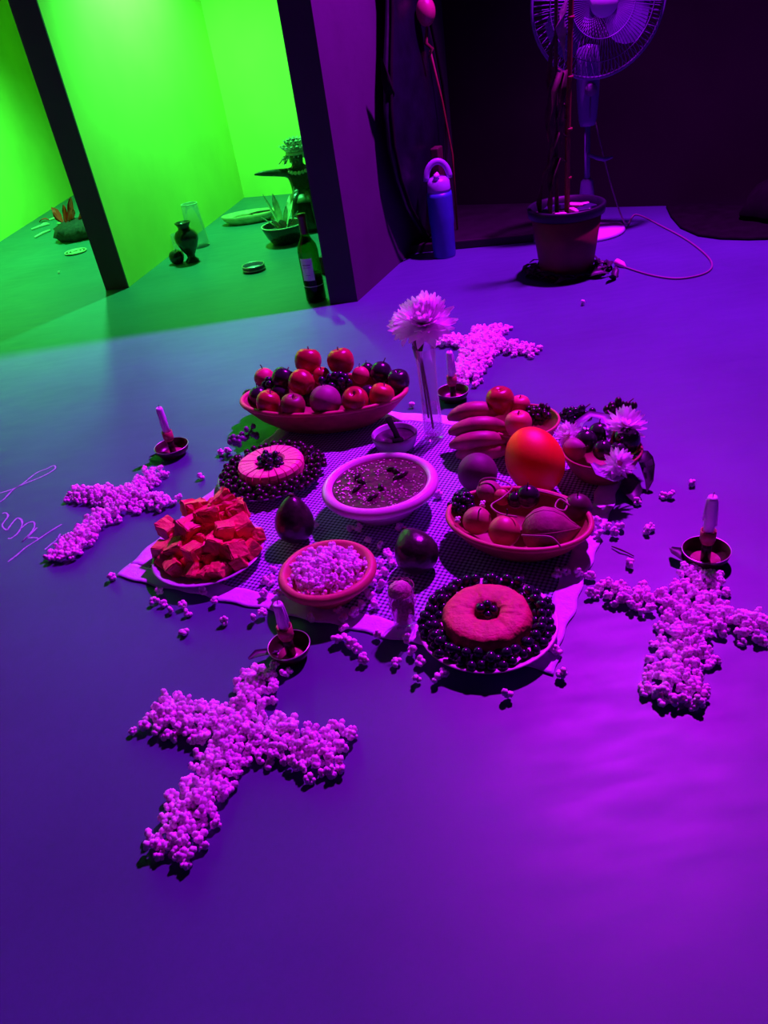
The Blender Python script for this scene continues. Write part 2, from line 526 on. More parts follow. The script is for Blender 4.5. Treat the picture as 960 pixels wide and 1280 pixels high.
pile('popcorn_cross', [q[:4] for q in rc], 'cross of popcorn on the floor right of the cloth, running out of frame', None)
lc = cross_items([(g2(198, 592), g2(72, 704), 0.038, 0.038), (g2(92, 618), g2(214, 634), 0.038, 0.038)], 0.0190, 3)
pile('popcorn_cross', [q[:4] for q in lc], 'cross of popcorn beside the chalk writing, left of the cloth', None)
bc = cross_items([(g2(614, 412), g2(578, 486), 0.062, 0.050), (g2(548, 428), g2(670, 442), 0.040, 0.040)], 0.0200, 4)
pile('popcorn_cross', [q[:4] for q in bc], 'cross of popcorn behind the glass vase, farthest from the camera', None)

# loose kernels
LOOSE = {
 ('loose popped kernel on floor by the left edge of the cloth', 'loose popcorn left of the cloth'): [(252, 594), (139, 720), (199, 738), (203, 753), (193, 750), (211, 762), (235, 765), (228, 755), (280, 776), (228, 787), (276, 564), (284, 562)],
 ('loose popped kernel on the checked cloth around the terracotta popcorn bowl', 'loose popcorn around the popcorn bowl'): [(253, 739), (269, 751), (330, 725), (339, 723), (329, 743), (316, 774), (337, 727), (341, 712), (347, 742), (388, 773), (442, 766), (430, 771), (423, 763), (430, 784), (450, 758), (487, 697), (476, 705), (490, 705), (473, 719), (465, 729), (476, 732), (468, 755), (328, 766), (480, 716), (469, 722), (483, 690), (462, 742)],
 ('loose popped kernel along the near hem of the cloth', 'loose popcorn along the front hem'): [(454, 823), (496, 827), (521, 850), (547, 848), (555, 842), (446, 811), (427, 797), (435, 802), (471, 794), (509, 800), (517, 813), (525, 826), (440, 806), (420, 800), (634, 866)],
 ('loose popped kernel on cloth between white bowl and avocados', 'loose popcorn by the white bowl'): [(499, 659), (476, 682), (460, 675), (448, 660), (437, 660), (395, 655), (540, 600), (548, 618)],
 ('loose popped kernel near the right hem of the cloth', 'loose popcorn along the right hem'): [(702, 842), (696, 812), (653, 724), (708, 714), (696, 717), (723, 717), (736, 719), (738, 742), (775, 656), (746, 652), (748, 667), (759, 658), (768, 665), (738, 719), (724, 716), (740, 660)],
 ('loose popped kernel lying on bare floor right of the cloth', 'loose popcorn on the right floor'): [(828, 618), (840, 617), (865, 602), (797, 626), (809, 662), (812, 657), (788, 703)],
 ('loose popped kernel on floor behind the fruit bowl', 'loose popcorn behind the fruit bowl'): [(515, 506), (728, 378)],
}
r_ = np.random.default_rng(55)
for (lab, grp), pts in LOOSE.items():
    for (px, py) in pts:
        s = r_.uniform(.0095, .0120)
        q = G(px, py, s)
        ki, ro = int(r_.integers(0, 6)), rand_rot(r_)
        o = inst('popcorn_kernel', KME[ki], None, (q.x, q.y, rest_z(ki, ro, s) + (0.003 if 'cloth' in lab and 'floor' not in lab else 0)), ro, s)
        tag(o, lab, 'popcorn', grp)

# ================================================================== CLOTH
uu, vv = Vector((0.866, -0.5)), Vector((0.5, 0.866))
BL = g2(146, 722)
CW, CD = 0.895, 0.785
cang = math.atan2(uu.y, uu.x)
cloth = thing('tablecloth', 'checked cloth with white gathered hem spread on the floor', 'cloth', (BL.x, BL.y, 0.0), cang)
def cloth_grid(u0, u1, v0, v1, nu, nv, z, wob=0.0, seed=0, th=0.0015):
    r = np.random.default_rng(seed)
    ph = r.uniform(0, 6.28, 6)
    vs, fs = [], []
    for side in (1, 0):
        for j in range(nv + 1):
            for i in range(nu + 1):
                u = u0 + (u1 - u0) * i / nu; v = v0 + (v1 - v0) * j / nv
                h = z + min(wob, .0016) * (0.5 + 0.25 * math.sin(u * 31 + ph[0] + v * 11) + 0.25 * math.sin(u * 67 + ph[1]) * math.cos(v * 71 + ph[2]))
                eu = wob * (math.sin(v * 40 + ph[3]) + math.sin(v * 93 + ph[4])) * .8; ev = wob * (math.sin(u * 37 + ph[5]) + math.sin(u * 88 + ph[1])) * .8
                vs.append((u + eu, v + ev, h if side else max(0.0004, h - th)))
    n = (nu + 1) * (nv + 1)
    for j in range(nv):
        for i in range(nu):
            a = j * (nu + 1) + i
            fs.append((a, a + 1, a + nu + 2, a + nu + 1))
            fs.append((n + a, n + a + nu + 1, n + a + nu + 2, n + a + 1))
    rim = [i for i in range(nu + 1)] + [j * (nu + 1) + nu for j in range(1, nv + 1)] + [nv * (nu + 1) + i for i in range(nu - 1, -1, -1)] + [j * (nu + 1) for j in range(nv - 1, 0, -1)]
    for a, c in zip(rim, rim[1:] + rim[:1]):
        fs.append((a, n + a, n + c, c))
    return MB().add(vs, fs)
HM = 0.042
cloth_grid(HM - .004, CW - HM + .004, HM - .004, CD - HM + .004, 60, 50, 0.0022, 0.001, 1).build('checked_panel', M_check, cloth)
for k, (a, b_, c_, d_) in enumerate(((-.004, CW + .004, 0, HM), (-.004, CW + .004, CD - HM, CD), (0, HM, HM, CD - HM), (CW - HM, CW, HM, CD - HM))):
    nu, nv = (90, 6) if k < 2 else (6, 80)
    cloth_grid(a, b_, c_, d_, nu, nv, 0.0028, 0.0026, 10 + k).build('hem', M_hem, cloth, label='white gathered hem')

def on_cloth(P):
    return 0.004

# ================================================================== FRUIT HELPERS
APPLE = [(0, .10), (.18, .02), (.45, -.02), (.72, .16), (.92, .50), (1.0, .92), (.97, 1.25), (.82, 1.58), (.55, 1.78), (.30, 1.80), (.14, 1.70), (0, 1.56)]
ROUND = [(math.sin(PI * k / 14), 1 - math.cos(PI * k / 14)) for k in range(15)]
ROUND[0] = (0, 0); ROUND[-1] = (0, 2)

def fruit(name, label, cat, px, py, z, rpx, m, prof=APPLE, tilt=(0, 0), stem=True, sq=1.0, group=None, calyx=False):
    P = G(px, py, z)
    r = rpx * mpp(P)
    pr = [(a * r, (b - 0.9) * r * sq) for a, b in prof]
    o = MB().lathe(pr, 22).build(name, m, None, P, (tilt[0], tilt[1], random.uniform(0, 6)))
    if stem:
        MB().tube([(0, 0, (pr[-1][1])), (0.02 * r, 0, pr[-1][1] + .22 * r), (.10 * r, .02 * r, pr[-1][1] + .42 * r)], [.055 * r, .045 * r, .06 * r], 6).build('stem', M_stem, o)
    if calyx:
        for k in range(5):
            a = k * 2 * PI / 5
            MB().add([(math.cos(a - .5) * .30 * r, math.sin(a - .5) * .30 * r, r * .82), (math.cos(a + .5) * .30 * r, math.sin(a + .5) * .30 * r, r * .82), (math.cos(a) * .12 * r, math.sin(a) * .12 * r, r * 1.22), (0, 0, r * .80)], [(0, 1, 2), (1, 3, 2), (3, 0, 2), (0, 3, 1)]).build('calyx_leaf', M_dryleaf, o, smooth=False)
    return tag(o, label, cat, group)

def grape_bunch(name, label, px, py, z, n, rad, spread, m=None, cat='grapes', seed=0):
    P = G(px, py, z)
    r = np.random.default_rng(seed)
    t = thing(name, label, cat, P)
    me = MB().ball((0, 0, 0), 1, 2).mesh('grape', m or M_grape)
    pts = []
    tries = 0
    while len(pts) < n and tries < 4000:
        tries += 1
        p = r.normal(size=3); p *= r.uniform(0, 1) ** .33 / np.linalg.norm(p); p *= np.array(spread)
        p[2] = max(-spread[2] * .4, p[2])
        if all(np.linalg.norm(p - q) > rad * 1.35 for q in pts): pts.append(p)
    for p in pts:
        inst('grape', me, t, p, (0, 0, 0), (rad * r.uniform(.9, 1.1), rad * r.uniform(.9, 1.1), rad * r.uniform(.95, 1.2)))
    MB().tube([(0, 0, 0), (spread[0] * .4, 0, spread[2] * .6), (spread[0] * .8, .005, spread[2] * .9)], .0016, 5).build('stalk', M_stem, t)
    return t

# profile of an open bowl, unit radius and height
BOWL = [(0, 0), (.52, 0), (.62, .04), (.82, .42), (.95, .80), (1.0, .96), (.995, 1.0), (.955, 1.0), (.93, .95), (.88, .78), (.74, .42), (.52, .14), (0, .10)]
THICK = [(0, 0), (.50, 0), (.55, .05), (.74, .42), (.88, .66), (.98, .74), (1.0, .82), (.985, .91), (.94, .98), (.89, 1.0), (.85, .98), (.82, .92), (.78, .80), (.66, .42), (.45, .16), (0, .12)]

def bowl(name, label, cat, P, r, h, m, prof=BOWL, sx=1, sy=1, rz=0, n=48, tilt=(0, 0), lip=None, lipr=.022):
    o = MB().lathe([(a * r, b * h) for a, b in prof], n, sx, sy).build(name, m, None, (P[0], P[1], P[2]), (tilt[0], tilt[1], rz))
    if lip:
        pts = [(math.cos(2 * PI * k / n) * r * .975 * sx, math.sin(2 * PI * k / n) * r * .975 * sy, h) for k in range(n)]
        MB().tube(pts, lipr * r, 8, True).build('rim', lip, o)
    return tag(o, label, cat)

# ================================================================== BIG FRUIT BOWL (back left)
A, B = G(302, 503, .075), G(511, 493, .075)
c = (A + B) / 2
L = (B - A).length / 2
bowl('oval_fruit_bowl', 'long oval terracotta bowl heaped with apples and plums', 'bowl', (c.x, c.y + .005, .006), L, .078, M_terra_shade, BOWL, 1, .52, math.atan2(B.y - A.y, B.x - A.x), 64, lip=M_terralip, lipr=.028)
fruit('apple', 'dark red apple at top left of heap in the oval bowl', 'apple', 385, 452, .150, 17, M_apple, tilt=(.3, .2))
fruit('apple', 'glossy red apple topping the heap at centre of the oval bowl', 'apple', 426, 452, .150, 17, M_apple, tilt=(-.2, .1))
fruit('apple', 'red apple with its dimple facing front, below the topmost pair', 'apple', 377, 478, .125, 16, M_apple, tilt=(1.2, .1), stem=False)
fruit('apple', 'small red apple tucked behind the dimpled apple', 'apple', 402, 470, .120, 11, M_apple)
fruit('peach', 'pink peach at far left back of the oval bowl', 'peach', 331, 474, .095, 13, M_peach, ROUND)
fruit('apple', 'red apple at left front of the oval bowl', 'apple', 335, 503, .095, 15, M_apple, tilt=(.4, -.2))
fruit('apple', 'dull dark apple second from left in front row of oval bowl', 'apple', 366, 508, .092, 16, M_darkapple if 'M_darkapple' in globals() else mat('dull_dark_apple', (.20, .035, .04), .45, .3, 30), tilt=(.2, .1))
fruit('pomegranate', 'large pinkish purple fruit with pointed dark calyx in oval bowl', 'fruit', 407, 503, .095, 20, M_purple, ROUND, tilt=(.25, 0), stem=False, calyx=True)
fruit('apple', 'red apple right of the purple fruit in the oval bowl front', 'apple', 444, 501, .095, 17, M_apple, tilt=(.45, -.15))
fruit('apple', 'orange red apple at right front of the oval bowl', 'apple', 477, 495, .092, 16, M_orangeapple, tilt=(.3, -.3))
fruit('peach', 'pink peach between plums and topmost apple in oval bowl', 'peach', 451, 470, .110, 11, M_peach, ROUND)
fruit('plum', 'dark plum at right back of the oval bowl', 'plum', 476, 467, .105, 14, M_plum, ROUND, tilt=(.2, .3))
fruit('plum', 'shiny black plum at far right end of the oval bowl', 'plum', 498, 476, .100, 14.5, M_plum)
fruit('plum', 'small black plum peeping out at back right of heap', 'plum', 459, 463, .110, 9, M_plum, ROUND)
fruit('plum', 'dark plum at inner left end of the oval bowl', 'plum', 324, 497, .075, 13, M_plum, ROUND)
fruit('plum', 'blocky black plum left of the dimpled apple', 'plum', 354, 474, .110, 15, M_plum, tilt=(.5, .5))
for px, py, z, rp, lab in ((350, 491, .082, 12, 'dark filler for the shaded gap between the two left front apples'), (387, 499, .078, 11, 'dark filler for the shaded gap left of the large purple fruit'), (426, 497, .078, 11, 'dark filler for the shaded gap right of the large purple fruit'), (461, 493, .080, 11, 'dark filler for the shaded gap between the two right front apples'), (491, 489, .078, 10, 'dark filler for the shaded gap at right inside the oval bowl'), (312, 496, .070, 9, 'small dark filler for shade in the left tip of the oval bowl')):
    fruit('plum', lab, 'plum', px, py, z, rp, M_plum, ROUND, stem=False)  # dark balls added to stand in for the shaded gaps between fruit
grape_bunch('grape_bunch', 'black grape bunch in the middle of the oval bowl', 420, 479, .118, 16, .0105, (.045, .02, .022), seed=1)
grape_bunch('grape_bunch', 'small dark grape bunch at left of the oval bowl', 341, 481, .098, 9, .010, (.025, .018, .018), seed=2)

# ================================================================== WHITE BOWL OF STEW
P = (G(403, 606, .07) + G(548, 601, .07)) / 2
wr = (G(403, 606, .07) - G(548, 601, .07)).length / 2
wb = thing('stew_bowl', 'wide white glazed bowl of dark stew at centre of the cloth', 'bowl', (P.x, P.y, .004))
MB().lathe([(a * wr, b_ * .074) for a, b_ in THICK], 56).build('bowl_body', M_white, wb)
sr = wr * .835
def soupf(a, z): return 1.0
o = MB().lathe([(0, .066)] + [(sr * k / 10, .066) for k in range(1, 11)] + [(sr * .98, .058), (0, .058)], 56).build('stew', M_soup, wb, label='dark glistening stew')
rr = np.random.default_rng(9)
seedm = MB().ball((0, 0, 0), (1, .7, .5), 1).mesh('seed', M_flesh)
fl_ = MB()
for k in range(300):
    a = rr.uniform(0, 6.28); q = sr * .93 * math.sqrt(rr.uniform(0, 1))
    s = rr.uniform(.0013, .0028)
    v, f = ICO[1]
    fl_.add(v * np.array((s, s * .8, s * .6)) + np.array((q * math.cos(a), q * math.sin(a), .0668)), f)
tag(fl_.build('glint_flecks', mat('painted_glint', (.75, .60, .62), .2, .3, 200), wb, smooth=False, label='pale flecks painted as glints in the stew'), kind='stuff')  # pale specks put on the stew surface as painted glints
for k in range(9):
    a = rr.uniform(0, 6.28); q = sr * .6 * math.sqrt(rr.uniform(0, 1))
    p = Vector((q * math.cos(a), q * math.sin(a), .068)); d = Vector((math.cos(a * 3), math.sin(a * 3), 0)) * .014
    MB().tube([p - d, p - d * .3 + Vector((0, 0, .003)), p + d * .4 + Vector((0, 0, .002)), p + d], [.002, .005, .0045, .002], 7).build('chunk', M_berry, wb)

# ================================================================== SMALL CUP OF SAUCE
P = G(493, 543, .042)
cr_ = 29 * mpp(P)
cp = thing('sauce_cup', 'small round white cup of dark sauce behind the stew bowl', 'cup', (P.x, P.y, .004))
MB().lathe([(a * cr_, b_ * .042) for a, b_ in [(0, 0), (.62, 0), (.85, .25), (.97, .7), (1, 1), (.96, 1.02), (.91, .97), (.86, .6), (.5, .3), (0, .25)]], 36).build('cup_body', M_plate, cp)
MB().lathe([(0, .030), (cr_ * .88, .030), (cr_ * .7, .02), (0, .02)], 32).build('sauce', M_sauce, cp)
t = thing('black_spoon', 'black spoon standing in the small white cup', 'spoon', (P.x, P.y, .034))
MB().tube([(.006, -.02, .004), (.003, .0, .014), (-.004, .022, .026), (-.008, .040, .034)], [.008, .0065, .0075, .0085], 8, flat=.5).build('handle', M_fabric_shade, t)
MB().ball((.006, -.022, .003), (.014, .018, .005), 2).build('spoon_bowl', M_fabric_shade, t)

# ================================================================== POPCORN BOWL
P = (G(348, 713, .06) + G(470, 709, .06)) / 2
pr_ = (G(348, 713, .06) - G(470, 709, .06)).length / 2
pb = bowl('popcorn_bowl', 'round terracotta bowl filled with popcorn', 'bowl', (P.x, P.y, .004), pr_, .060, M_terralip, THICK)
items = []
r_ = np.random.default_rng(21)
for lay in range(2):
    st = .0135
    y = -pr_
    while y < pr_:
        x = -pr_
        while x < pr_:
            q = math.hypot(x, y)
            if q < pr_ * (.80, .68)[lay]:
                s = r_.uniform(.0078, .0102)
                items.append(((P.x + x + r_.uniform(-.4, .4) * st, P.y + y + r_.uniform(-.4, .4) * st, .048 + lay * .012 + .012 * (1 - (q / pr_) ** 2)), s, rand_rot(r_), int(r_.integers(0, 6))))
            x += st
        y += st
pile('popcorn_heap', items, 'heap of popcorn inside the round terracotta bowl', None)

# ================================================================== PLATE OF ORANGE CUBES
P = G(262, 692, .02)
plr = 71 * mpp(P)
PLATE = [(0, 0), (.55, 0), (.62, .10), (.85, .55), (1.0, .95), (1.0, 1.0), (.96, 1.0), (.84, .68), (.62, .28), (0, .25)]
pl = bowl('dinner_plate', 'white plate heaped with orange cubes at left of cloth', 'plate', (P.x, P.y, .004), plr, .024, M_plate, PLATE)
CUB = [(245, 636, .085, 17, 'crumbly orange chunk at upper left top of the cube heap'), (278, 627, .090, 17, 'crumbly orange chunk topping the cube heap'), (211, 661, .060, 15, 'orange cube at far left upper row of heap'), (236, 661, .072, 17, 'long orange block left of centre in upper heap'), (259, 646, .082, 16, 'orange chunk between the two topmost crumbly chunks'), (297, 639, .075, 15, 'orange chunk at upper right of the cube heap'), (280, 664, .072, 14, 'orange cube at centre right of the heap'), (304, 659, .060, 15, 'orange cube near right edge of the heap'), (320, 668, .040, 13, 'orange cube at far right of the plate'), (203, 688, .036, 14, 'orange cube at far left of the plate'), (222, 684, .050, 15, 'large orange cube in left middle row'), (243, 690, .056, 16, 'large pale faced orange cube in front of centre'), (267, 681, .062, 14, 'orange cube in the middle of the heap'), (291, 687, .052, 17, 'big orange cube right of centre in front'), (314, 687, .036, 14, 'orange cube low on right rim'), (243, 713, .030, 14, 'orange cube low at front left of plate'), (274, 714, .030, 14, 'orange cube low at front middle of plate'), (218, 709, .030, 13, 'shaded orange cube low at left front'), (299, 704, .030, 13, 'shaded orange cube low at right front'), (258, 664, .050, 16, 'orange cube buried at centre of heap'), (240, 676, .045, 14, 'orange cube peeping from behind the left block'), (283, 650, .060, 14, 'orange cube below the topmost chunk'), (258, 716, .026, 12, 'small orange cube between the two low front cubes'), (210, 700, .028, 12, 'small orange cube wedged at lower left rim')] + [(x, y, z, r_q, 'orange cube half buried inside the heap on the white plate') for x, y, z, r_q in ((240, 702, .028, 15), (263, 701, .030, 15), (287, 699, .030, 15), (228, 694, .030, 14), (303, 689, .032, 14), (250, 672, .050, 15), (276, 674, .050, 15), (262, 690, .034, 15), (226, 672, .046, 14), (296, 672, .046, 14))]
for k, (px, py, z, rp, lab) in enumerate(CUB):
    Q = G(px, py, z)
    s = rp * mpp(Q) * 1.60
    bm = bmesh.new()
    bmesh.ops.create_cube(bm, size=1.0)
    bmesh.ops.bevel(bm, geom=bm.edges[:], offset=.06, segments=2, affect='EDGES')
    bmesh.ops.subdivide_edges(bm, edges=[e for e in bm.edges if e.calc_length() > .3], cuts=3, use_grid_fill=True)
    sc = Vector((random.uniform(.85, 1.2), random.uniform(.8, 1.05), random.uniform(.75, 1.0)))
    sh = random.uniform(-.25, .25)
    rough_ = .12 if 'crumbly' in lab or 'chunk' in lab else .05
    for v in bm.verts:
        v.co = Vector((v.co.x * sc.x + sh * v.co.z, v.co.y * sc.y, v.co.z * sc.z)) * s
        v.co += Vector(rng.normal(size=3)) * s * rough_ * .35
    me = bpy.data.meshes.new('orange_cube'); bm.to_mesh(me); bm.free()
    me.materials.append(M_pumpkin)
    o = inst('orange_cube', me, None, Q, (random.uniform(-.5, .5), random.uniform(-.5, .5), random.uniform(0, 3)))
    tag(o, lab, 'fruit cube', 'cubes on the white plate')

# ================================================================== AVOCADOS
EGG = [(0, 0), (.30, .05), (.62, .22), (.88, .55), (1.0, 1.0), (.96, 1.42), (.80, 1.85), (.58, 2.2), (.36, 2.45), (.18, 2.58), (0, 2.62)]
def avocado(label, px, py, z, rpx, rot, ln=1.0):
    P = G(px, py, z)
    r = rpx * mpp(P)
    o = MB().lathe([(a * r, (b_ - 1.1) * r * ln) for a, b_ in EGG], 26).build('avocado', M_avo, None, P, rot)
    MB().tube([(0, 0, 1.5 * r * ln), (0, 0, 1.62 * r * ln)], .12 * r, 8).build('stem_button', M_stem, o)
    return tag(o, label, 'avocado')
avocado('dark green avocado between cake plate and popcorn bowl', 368, 654, .046, 25, (-.25, .1, 0), .95)
avocado('round dark avocado right of the terracotta popcorn bowl', 521, 692, .040, 28, (-1.0, .1, .4), .85)

# ================================================================== RING CAKES WITH GRAPES
def grape_ring(P, r0, r1, n, rad, label, group, seed, z0, m):
    r = np.random.default_rng(seed)
    me = MB().ball((0, 0, 0), 1, 2).mesh('black_grape', m)
    pts = []
    tr = 0
    while len(pts) < n and tr < 20000:
        tr += 1
        a = r.uniform(0, 2 * PI); q = math.sqrt(r.uniform(r0 ** 2, r1 ** 2))
        z = z0 + rad * r.uniform(0.9, 1.05)
        p = np.array((P.x + q * math.cos(a), P.y + q * math.sin(a), z))
        if r.uniform() < .4 and r0 + rad < q < r1 - rad: p[2] += rad * 1.45
        if all(np.linalg.norm(p - w) > rad * 1.75 for w in pts): pts.append(p)
    for p in pts:
        o = inst('black_grape', me, None, p, rand_rot(r), (rad, rad * r.uniform(.9, 1.05), rad * r.uniform(1.0, 1.2)))
        ang = math.atan2(p[1] - P.y, p[0] - P.x)
        side = 'right side' if abs(ang) < PI / 4 else 'left side' if abs(ang) > 3 * PI / 4 else 'far side' if ang > 0 else 'near side'
        tag(o, label + ', ' + side, 'grape', group + ', ' + side)

# back plate: sliced ring
P = G(338, 594, .015)
bowl('glass_plate', 'dark round plate under the sliced pink ring', 'plate', (P.x, P.y, .004), 66 * mpp(P), .020, mat('dark_plate', (.16, .12, .22), .15, .1, 20), PLATE)
C = G(338, 579, .046)
cake = thing('sliced_ring_cake', 'pink ring cut into thin slices with dark berries in its middle', 'cake', (C.x, C.y, .012))
ro, ri, hh = 42 * mpp(C), 17 * mpp(C), .042
ns = 24
def wedge(a0, a1):
    prof = [(ri, 0), (ro * .98, 0), (ro, hh * .75), (ro * .95, hh * .95), (ro * .85, hh), (ri * 1.15, hh), (ri, hh * .9)]
    n = len(prof); st = 4
    vs, fs = [], []
    for k in range(st + 1):
        a = a0 + (a1 - a0) * k / st
        vs += [(x * math.cos(a), x * math.sin(a), z) for x, z in prof]
    for k in range(st):
        for i in range(n):
            j = (i + 1) % n
            fs.append((k * n + i, k * n + j, (k + 1) * n + j, (k + 1) * n + i))
    fs.append(tuple(range(n))); fs.append(tuple(range(st * n, st * n + n))[::-1])
    return MB().add(vs, fs)
wm = wedge(.016, 2 * PI / ns - .016).mesh('cake_slice', M_cake, smooth=False)
for k in range(ns):
    inst('cake_slice', wm, cake, (0, 0, random.uniform(-.0012, .0012)), (0, 0, 2 * PI * k / ns))
grape_bunch('berry_cluster', 'cluster of black berries filling the sliced pink ring', 338, 577, .056, 26, .0078, (.032, .032, .020), seed=5, cat='berries')
grape_ring(C, ro * 1.02, 66 * mpp(P), 150, .0078, 'small dark grape around the sliced pink ring', 'grapes on the back cake plate', 31, .018, M_berry)
# pale sprigs behind that plate
for k, (px, py, lab) in enumerate(((296, 551, 'small pale berry sprig at left edge behind sliced ring plate'), (312, 542, 'small berry sprig in the green shadow behind sliced ring plate'))):
    grape_bunch('berry_sprig', lab, px, py, .035, 9, .0075, (.022, .016, .022), m=mat('dusty_berry', (.16, .15, .22), .3, .2, 60), seed=40 + k, cat='berries')

# front plate: whole ring
P = G(610, 782, .018)
bowl('cake_plate', 'white oval plate under the orange ring cake at the cloth front', 'plate', (P.x, P.y, .004), 87 * mpp(P), .022, M_white, PLATE)
C = G(608, 764, .050)
o = MB()
ro2, ri2 = 57 * mpp(C), 15 * mpp(C)
NS = 60
prof = [(ri2, .0), (ro2 * .93, 0), (ro2, .010), (ro2, .026), (ro2 * .94, .037), (ro2 * .84, .041), (ri2 * 1.5, .041), (ri2 * 1.1, .037), (ri2 * .95, .026)]
vs, fs = [], []
rr = np.random.default_rng(3)
lump = rr.uniform(-1, 1, (NS,)); lump = (lump + np.roll(lump, 1) + np.roll(lump, 2)) / 3
for k in range(NS):
    a = 2 * PI * k / NS
    for i, (x, z) in enumerate(prof):
        g = 1 + .05 * lump[k] * (1 if x > ri2 * 2 else -2)
        zz = z + (rr.uniform(-.0016, .0016) if z > .03 else 0)
        vs.append((x * g * math.cos(a), x * g * math.sin(a), zz))
n = len(prof)
for k in range(NS):
    for i in range(n):
        j = (i + 1) % n; k2 = (k + 1) % NS
        fs.append((k * n + i, k * n + j, k2 * n + j, k2 * n + i))
o = MB().add(vs, fs).build('ring_cake', M_cake2, None, (C.x, C.y, .014))
roughen(o, .004, .012, 1)
tag(o, 'crumbly orange ring cake surrounded by black grapes at the cloth front', 'cake')
grape_bunch('berry_cluster', 'black berries filling the hole of the orange ring cake', 607, 762, .050, 9, .0085, (.014, .014, .010), seed=6, cat='berries')
grape_ring((C + P) / 2 + Vector((0, .004, 0)), ro2 * 1.05, 82 * mpp(P), 125, .0084, 'black grape on the front plate around the orange ring cake', 'grapes on the front cake plate', 33, .020, M_grape)

# ================================================================== SMALL GLASS WITH FIBRE
P = G(507, 783)
t = thing('shot_glass', 'small glass stuffed with pale pink fibre left of ring cake', 'glass', (P.x, P.y, .004))
MB().lathe([(0, 0), (.017, 0), (.019, .004), (.023, .075), (.0215, .075), (.0175, .006), (0, .006)], 24).build('glass_wall', G_clear, t)
mb = MB()
rr = np.random.default_rng(12)
mb.lathe([(0, .007), (.0172, .008), (.0200, .040), (.0215, .072), (.0190, .084), (.0110, .091), (0, .093)], 20)
roughen(mb.build('fibre_filling', M_fibre, t), .005, .006, 1)
mb = MB()
for k in range(40):
    a = rr.uniform(0, 6.28); z = rr.uniform(.02, .085); da = rr.uniform(.4, 1.3)
    mb.tube([(math.cos(a + da * s) * .0245, math.sin(a + da * s) * .0245, z + .006 * math.sin(s * 3)) for s in (0, .35, .7, 1)], .0005, 4)
tag(mb.build('fibre_strands', M_fibre, t), kind='stuff')

# ================================================================== BANANAS, REAR BOWL, ROUND FRUIT, ORANGE
P = G(600, 556, .02)
t = thing('plantain_bunch', 'bunch of short pinkish brown bananas behind the boat shaped bowl', 'bananas', (P.x, P.y, .004))
for k, (px, py, z, half, arch) in enumerate(((604, 566, .022, .060, .010), (598, 553, .044, .064, .014), (598, 536, .064, .066, .018), (593, 518, .080, .060, .020), (603, 545, .030, .060, .010))):
    Q = G(px, py, z) - P
    pts = []; rad = []
    for s in range(9):
        u = s / 8
        x = -half + 2 * half * u
        pts.append((Q.x + x, Q.y - .012 * math.sin(PI * u) - .14 * x, z + arch * (math.sin(PI * u) - .4)))
        rad.append(.0225 * (.30, .72, .92, 1.0, 1.0, .97, .86, .6, .22)[s])
    MB().tube(pts, rad, 6).build('banana', M_banana, t)
MB().tube([(.050, .02, .030), (.064, .03, .046)], [.014, .010], 8).build('crown', M_stem, t)

P = G(655, 534, .045)
bowl('clay_bowl', 'round terracotta bowl of tomatoes and dark berries behind the orange', 'bowl', (P.x, P.y, .004), 44 * mpp(P), .058, M_terra_shade, BOWL, lip=M_terralip, lipr=.04)
fruit('tomato', 'shiny dark red tomato on top beside the bananas', 'tomato', 625, 501, .105, 18, M_apple, APPLE, stem=False)
fruit('tomato', 'pink red tomato just behind the large orange', 'tomato', 648, 530, .085, 17, mat('pink_tomato', (.72, .14, .15), .4, .1, 30), APPLE)
fruit('tomato', 'pink tomato peeping between dark tomato and berries', 'tomato', 650, 507, .085, 13, MATS['pink_tomato'], APPLE)
grape_bunch('berry_cluster', 'dark red berry cluster in terracotta bowl behind the orange', 672, 519, .075, 34, .0075, (.030, .026, .026), m=M_berry, seed=8, cat='berries')
Pn = G(597, 593, .042)
fruit('passion_fruit', 'dull purple brown round fruit below the bananas', 'fruit', 597, 593, .042, 25, mat('dull_purple_skin', (.15, .06, .10), .6, .2, 30), ROUND, stem=False)
Q = G(668, 575, .075)
R = mpp(Q)
o = MB().lathe([(math.sin(PI * k / 18) * (1 + .04 * math.cos(PI * k / 18)), -math.cos(PI * k / 18)) if 0 < k < 18 else (0, -1 if k == 0 else 1) for k in range(19)], 32).build('orange', M_orange, None, Q, (-.75, -.30, 0))
o.scale = (36 * R, 36 * R, 43 * R)
tag(o, 'large bright orange fruit standing on the cloth among the bowls', 'orange')

# ================================================================== BOAT BOWL AT RIGHT FRONT
A, B = G(563, 634, .058), G(741, 664, .058)
c = (A + B) / 2
L = (B - A).length / 2
rz = math.atan2(B.y - A.y, B.x - A.x)
bowl('boat_bowl', 'boat shaped terracotta bowl of husked fruits and vines', 'bowl', (c.x - .002, c.y - .002, .004), L * 1.0, .058, M_terra_shade, BOWL, 1, .72, rz, 64, lip=M_terralip, lipr=.040)
def husk(label, px, py, z, rpx, rz, m, name='husk_fruit', pts=True):
    P = G(px, py, z); r = rpx * mpp(P)
    pr = [(0, -.95), (.35, -.9), (.68, -.7), (.92, -.35), (1, .02), (.9, .42), (.66, .78), (.36, 1.02), (.14, 1.25), (0, 1.42)]
    o = MB().lathe([(a * r, b_ * r) for a, b_ in pr], 30, fn=lambda a, z: 1 + .035 * abs(math.cos(a * 3))).build(name, m, None, P, (0, PI / 2 - .1, rz))
    for k in range(6):
        a = k * PI / 3
        MB().tube([(math.cos(a) * q * r * 1.035, math.sin(a) * q * r * 1.035, zz * r) for q, zz in pr[1:-1]], .018 * r, 5).build('rib', m, o)
    return tag(o, label, 'fruit')
husk('large papery husked fruit with pointed tip in boat bowl', 682, 664, .062, 31, -.25, M_husk)
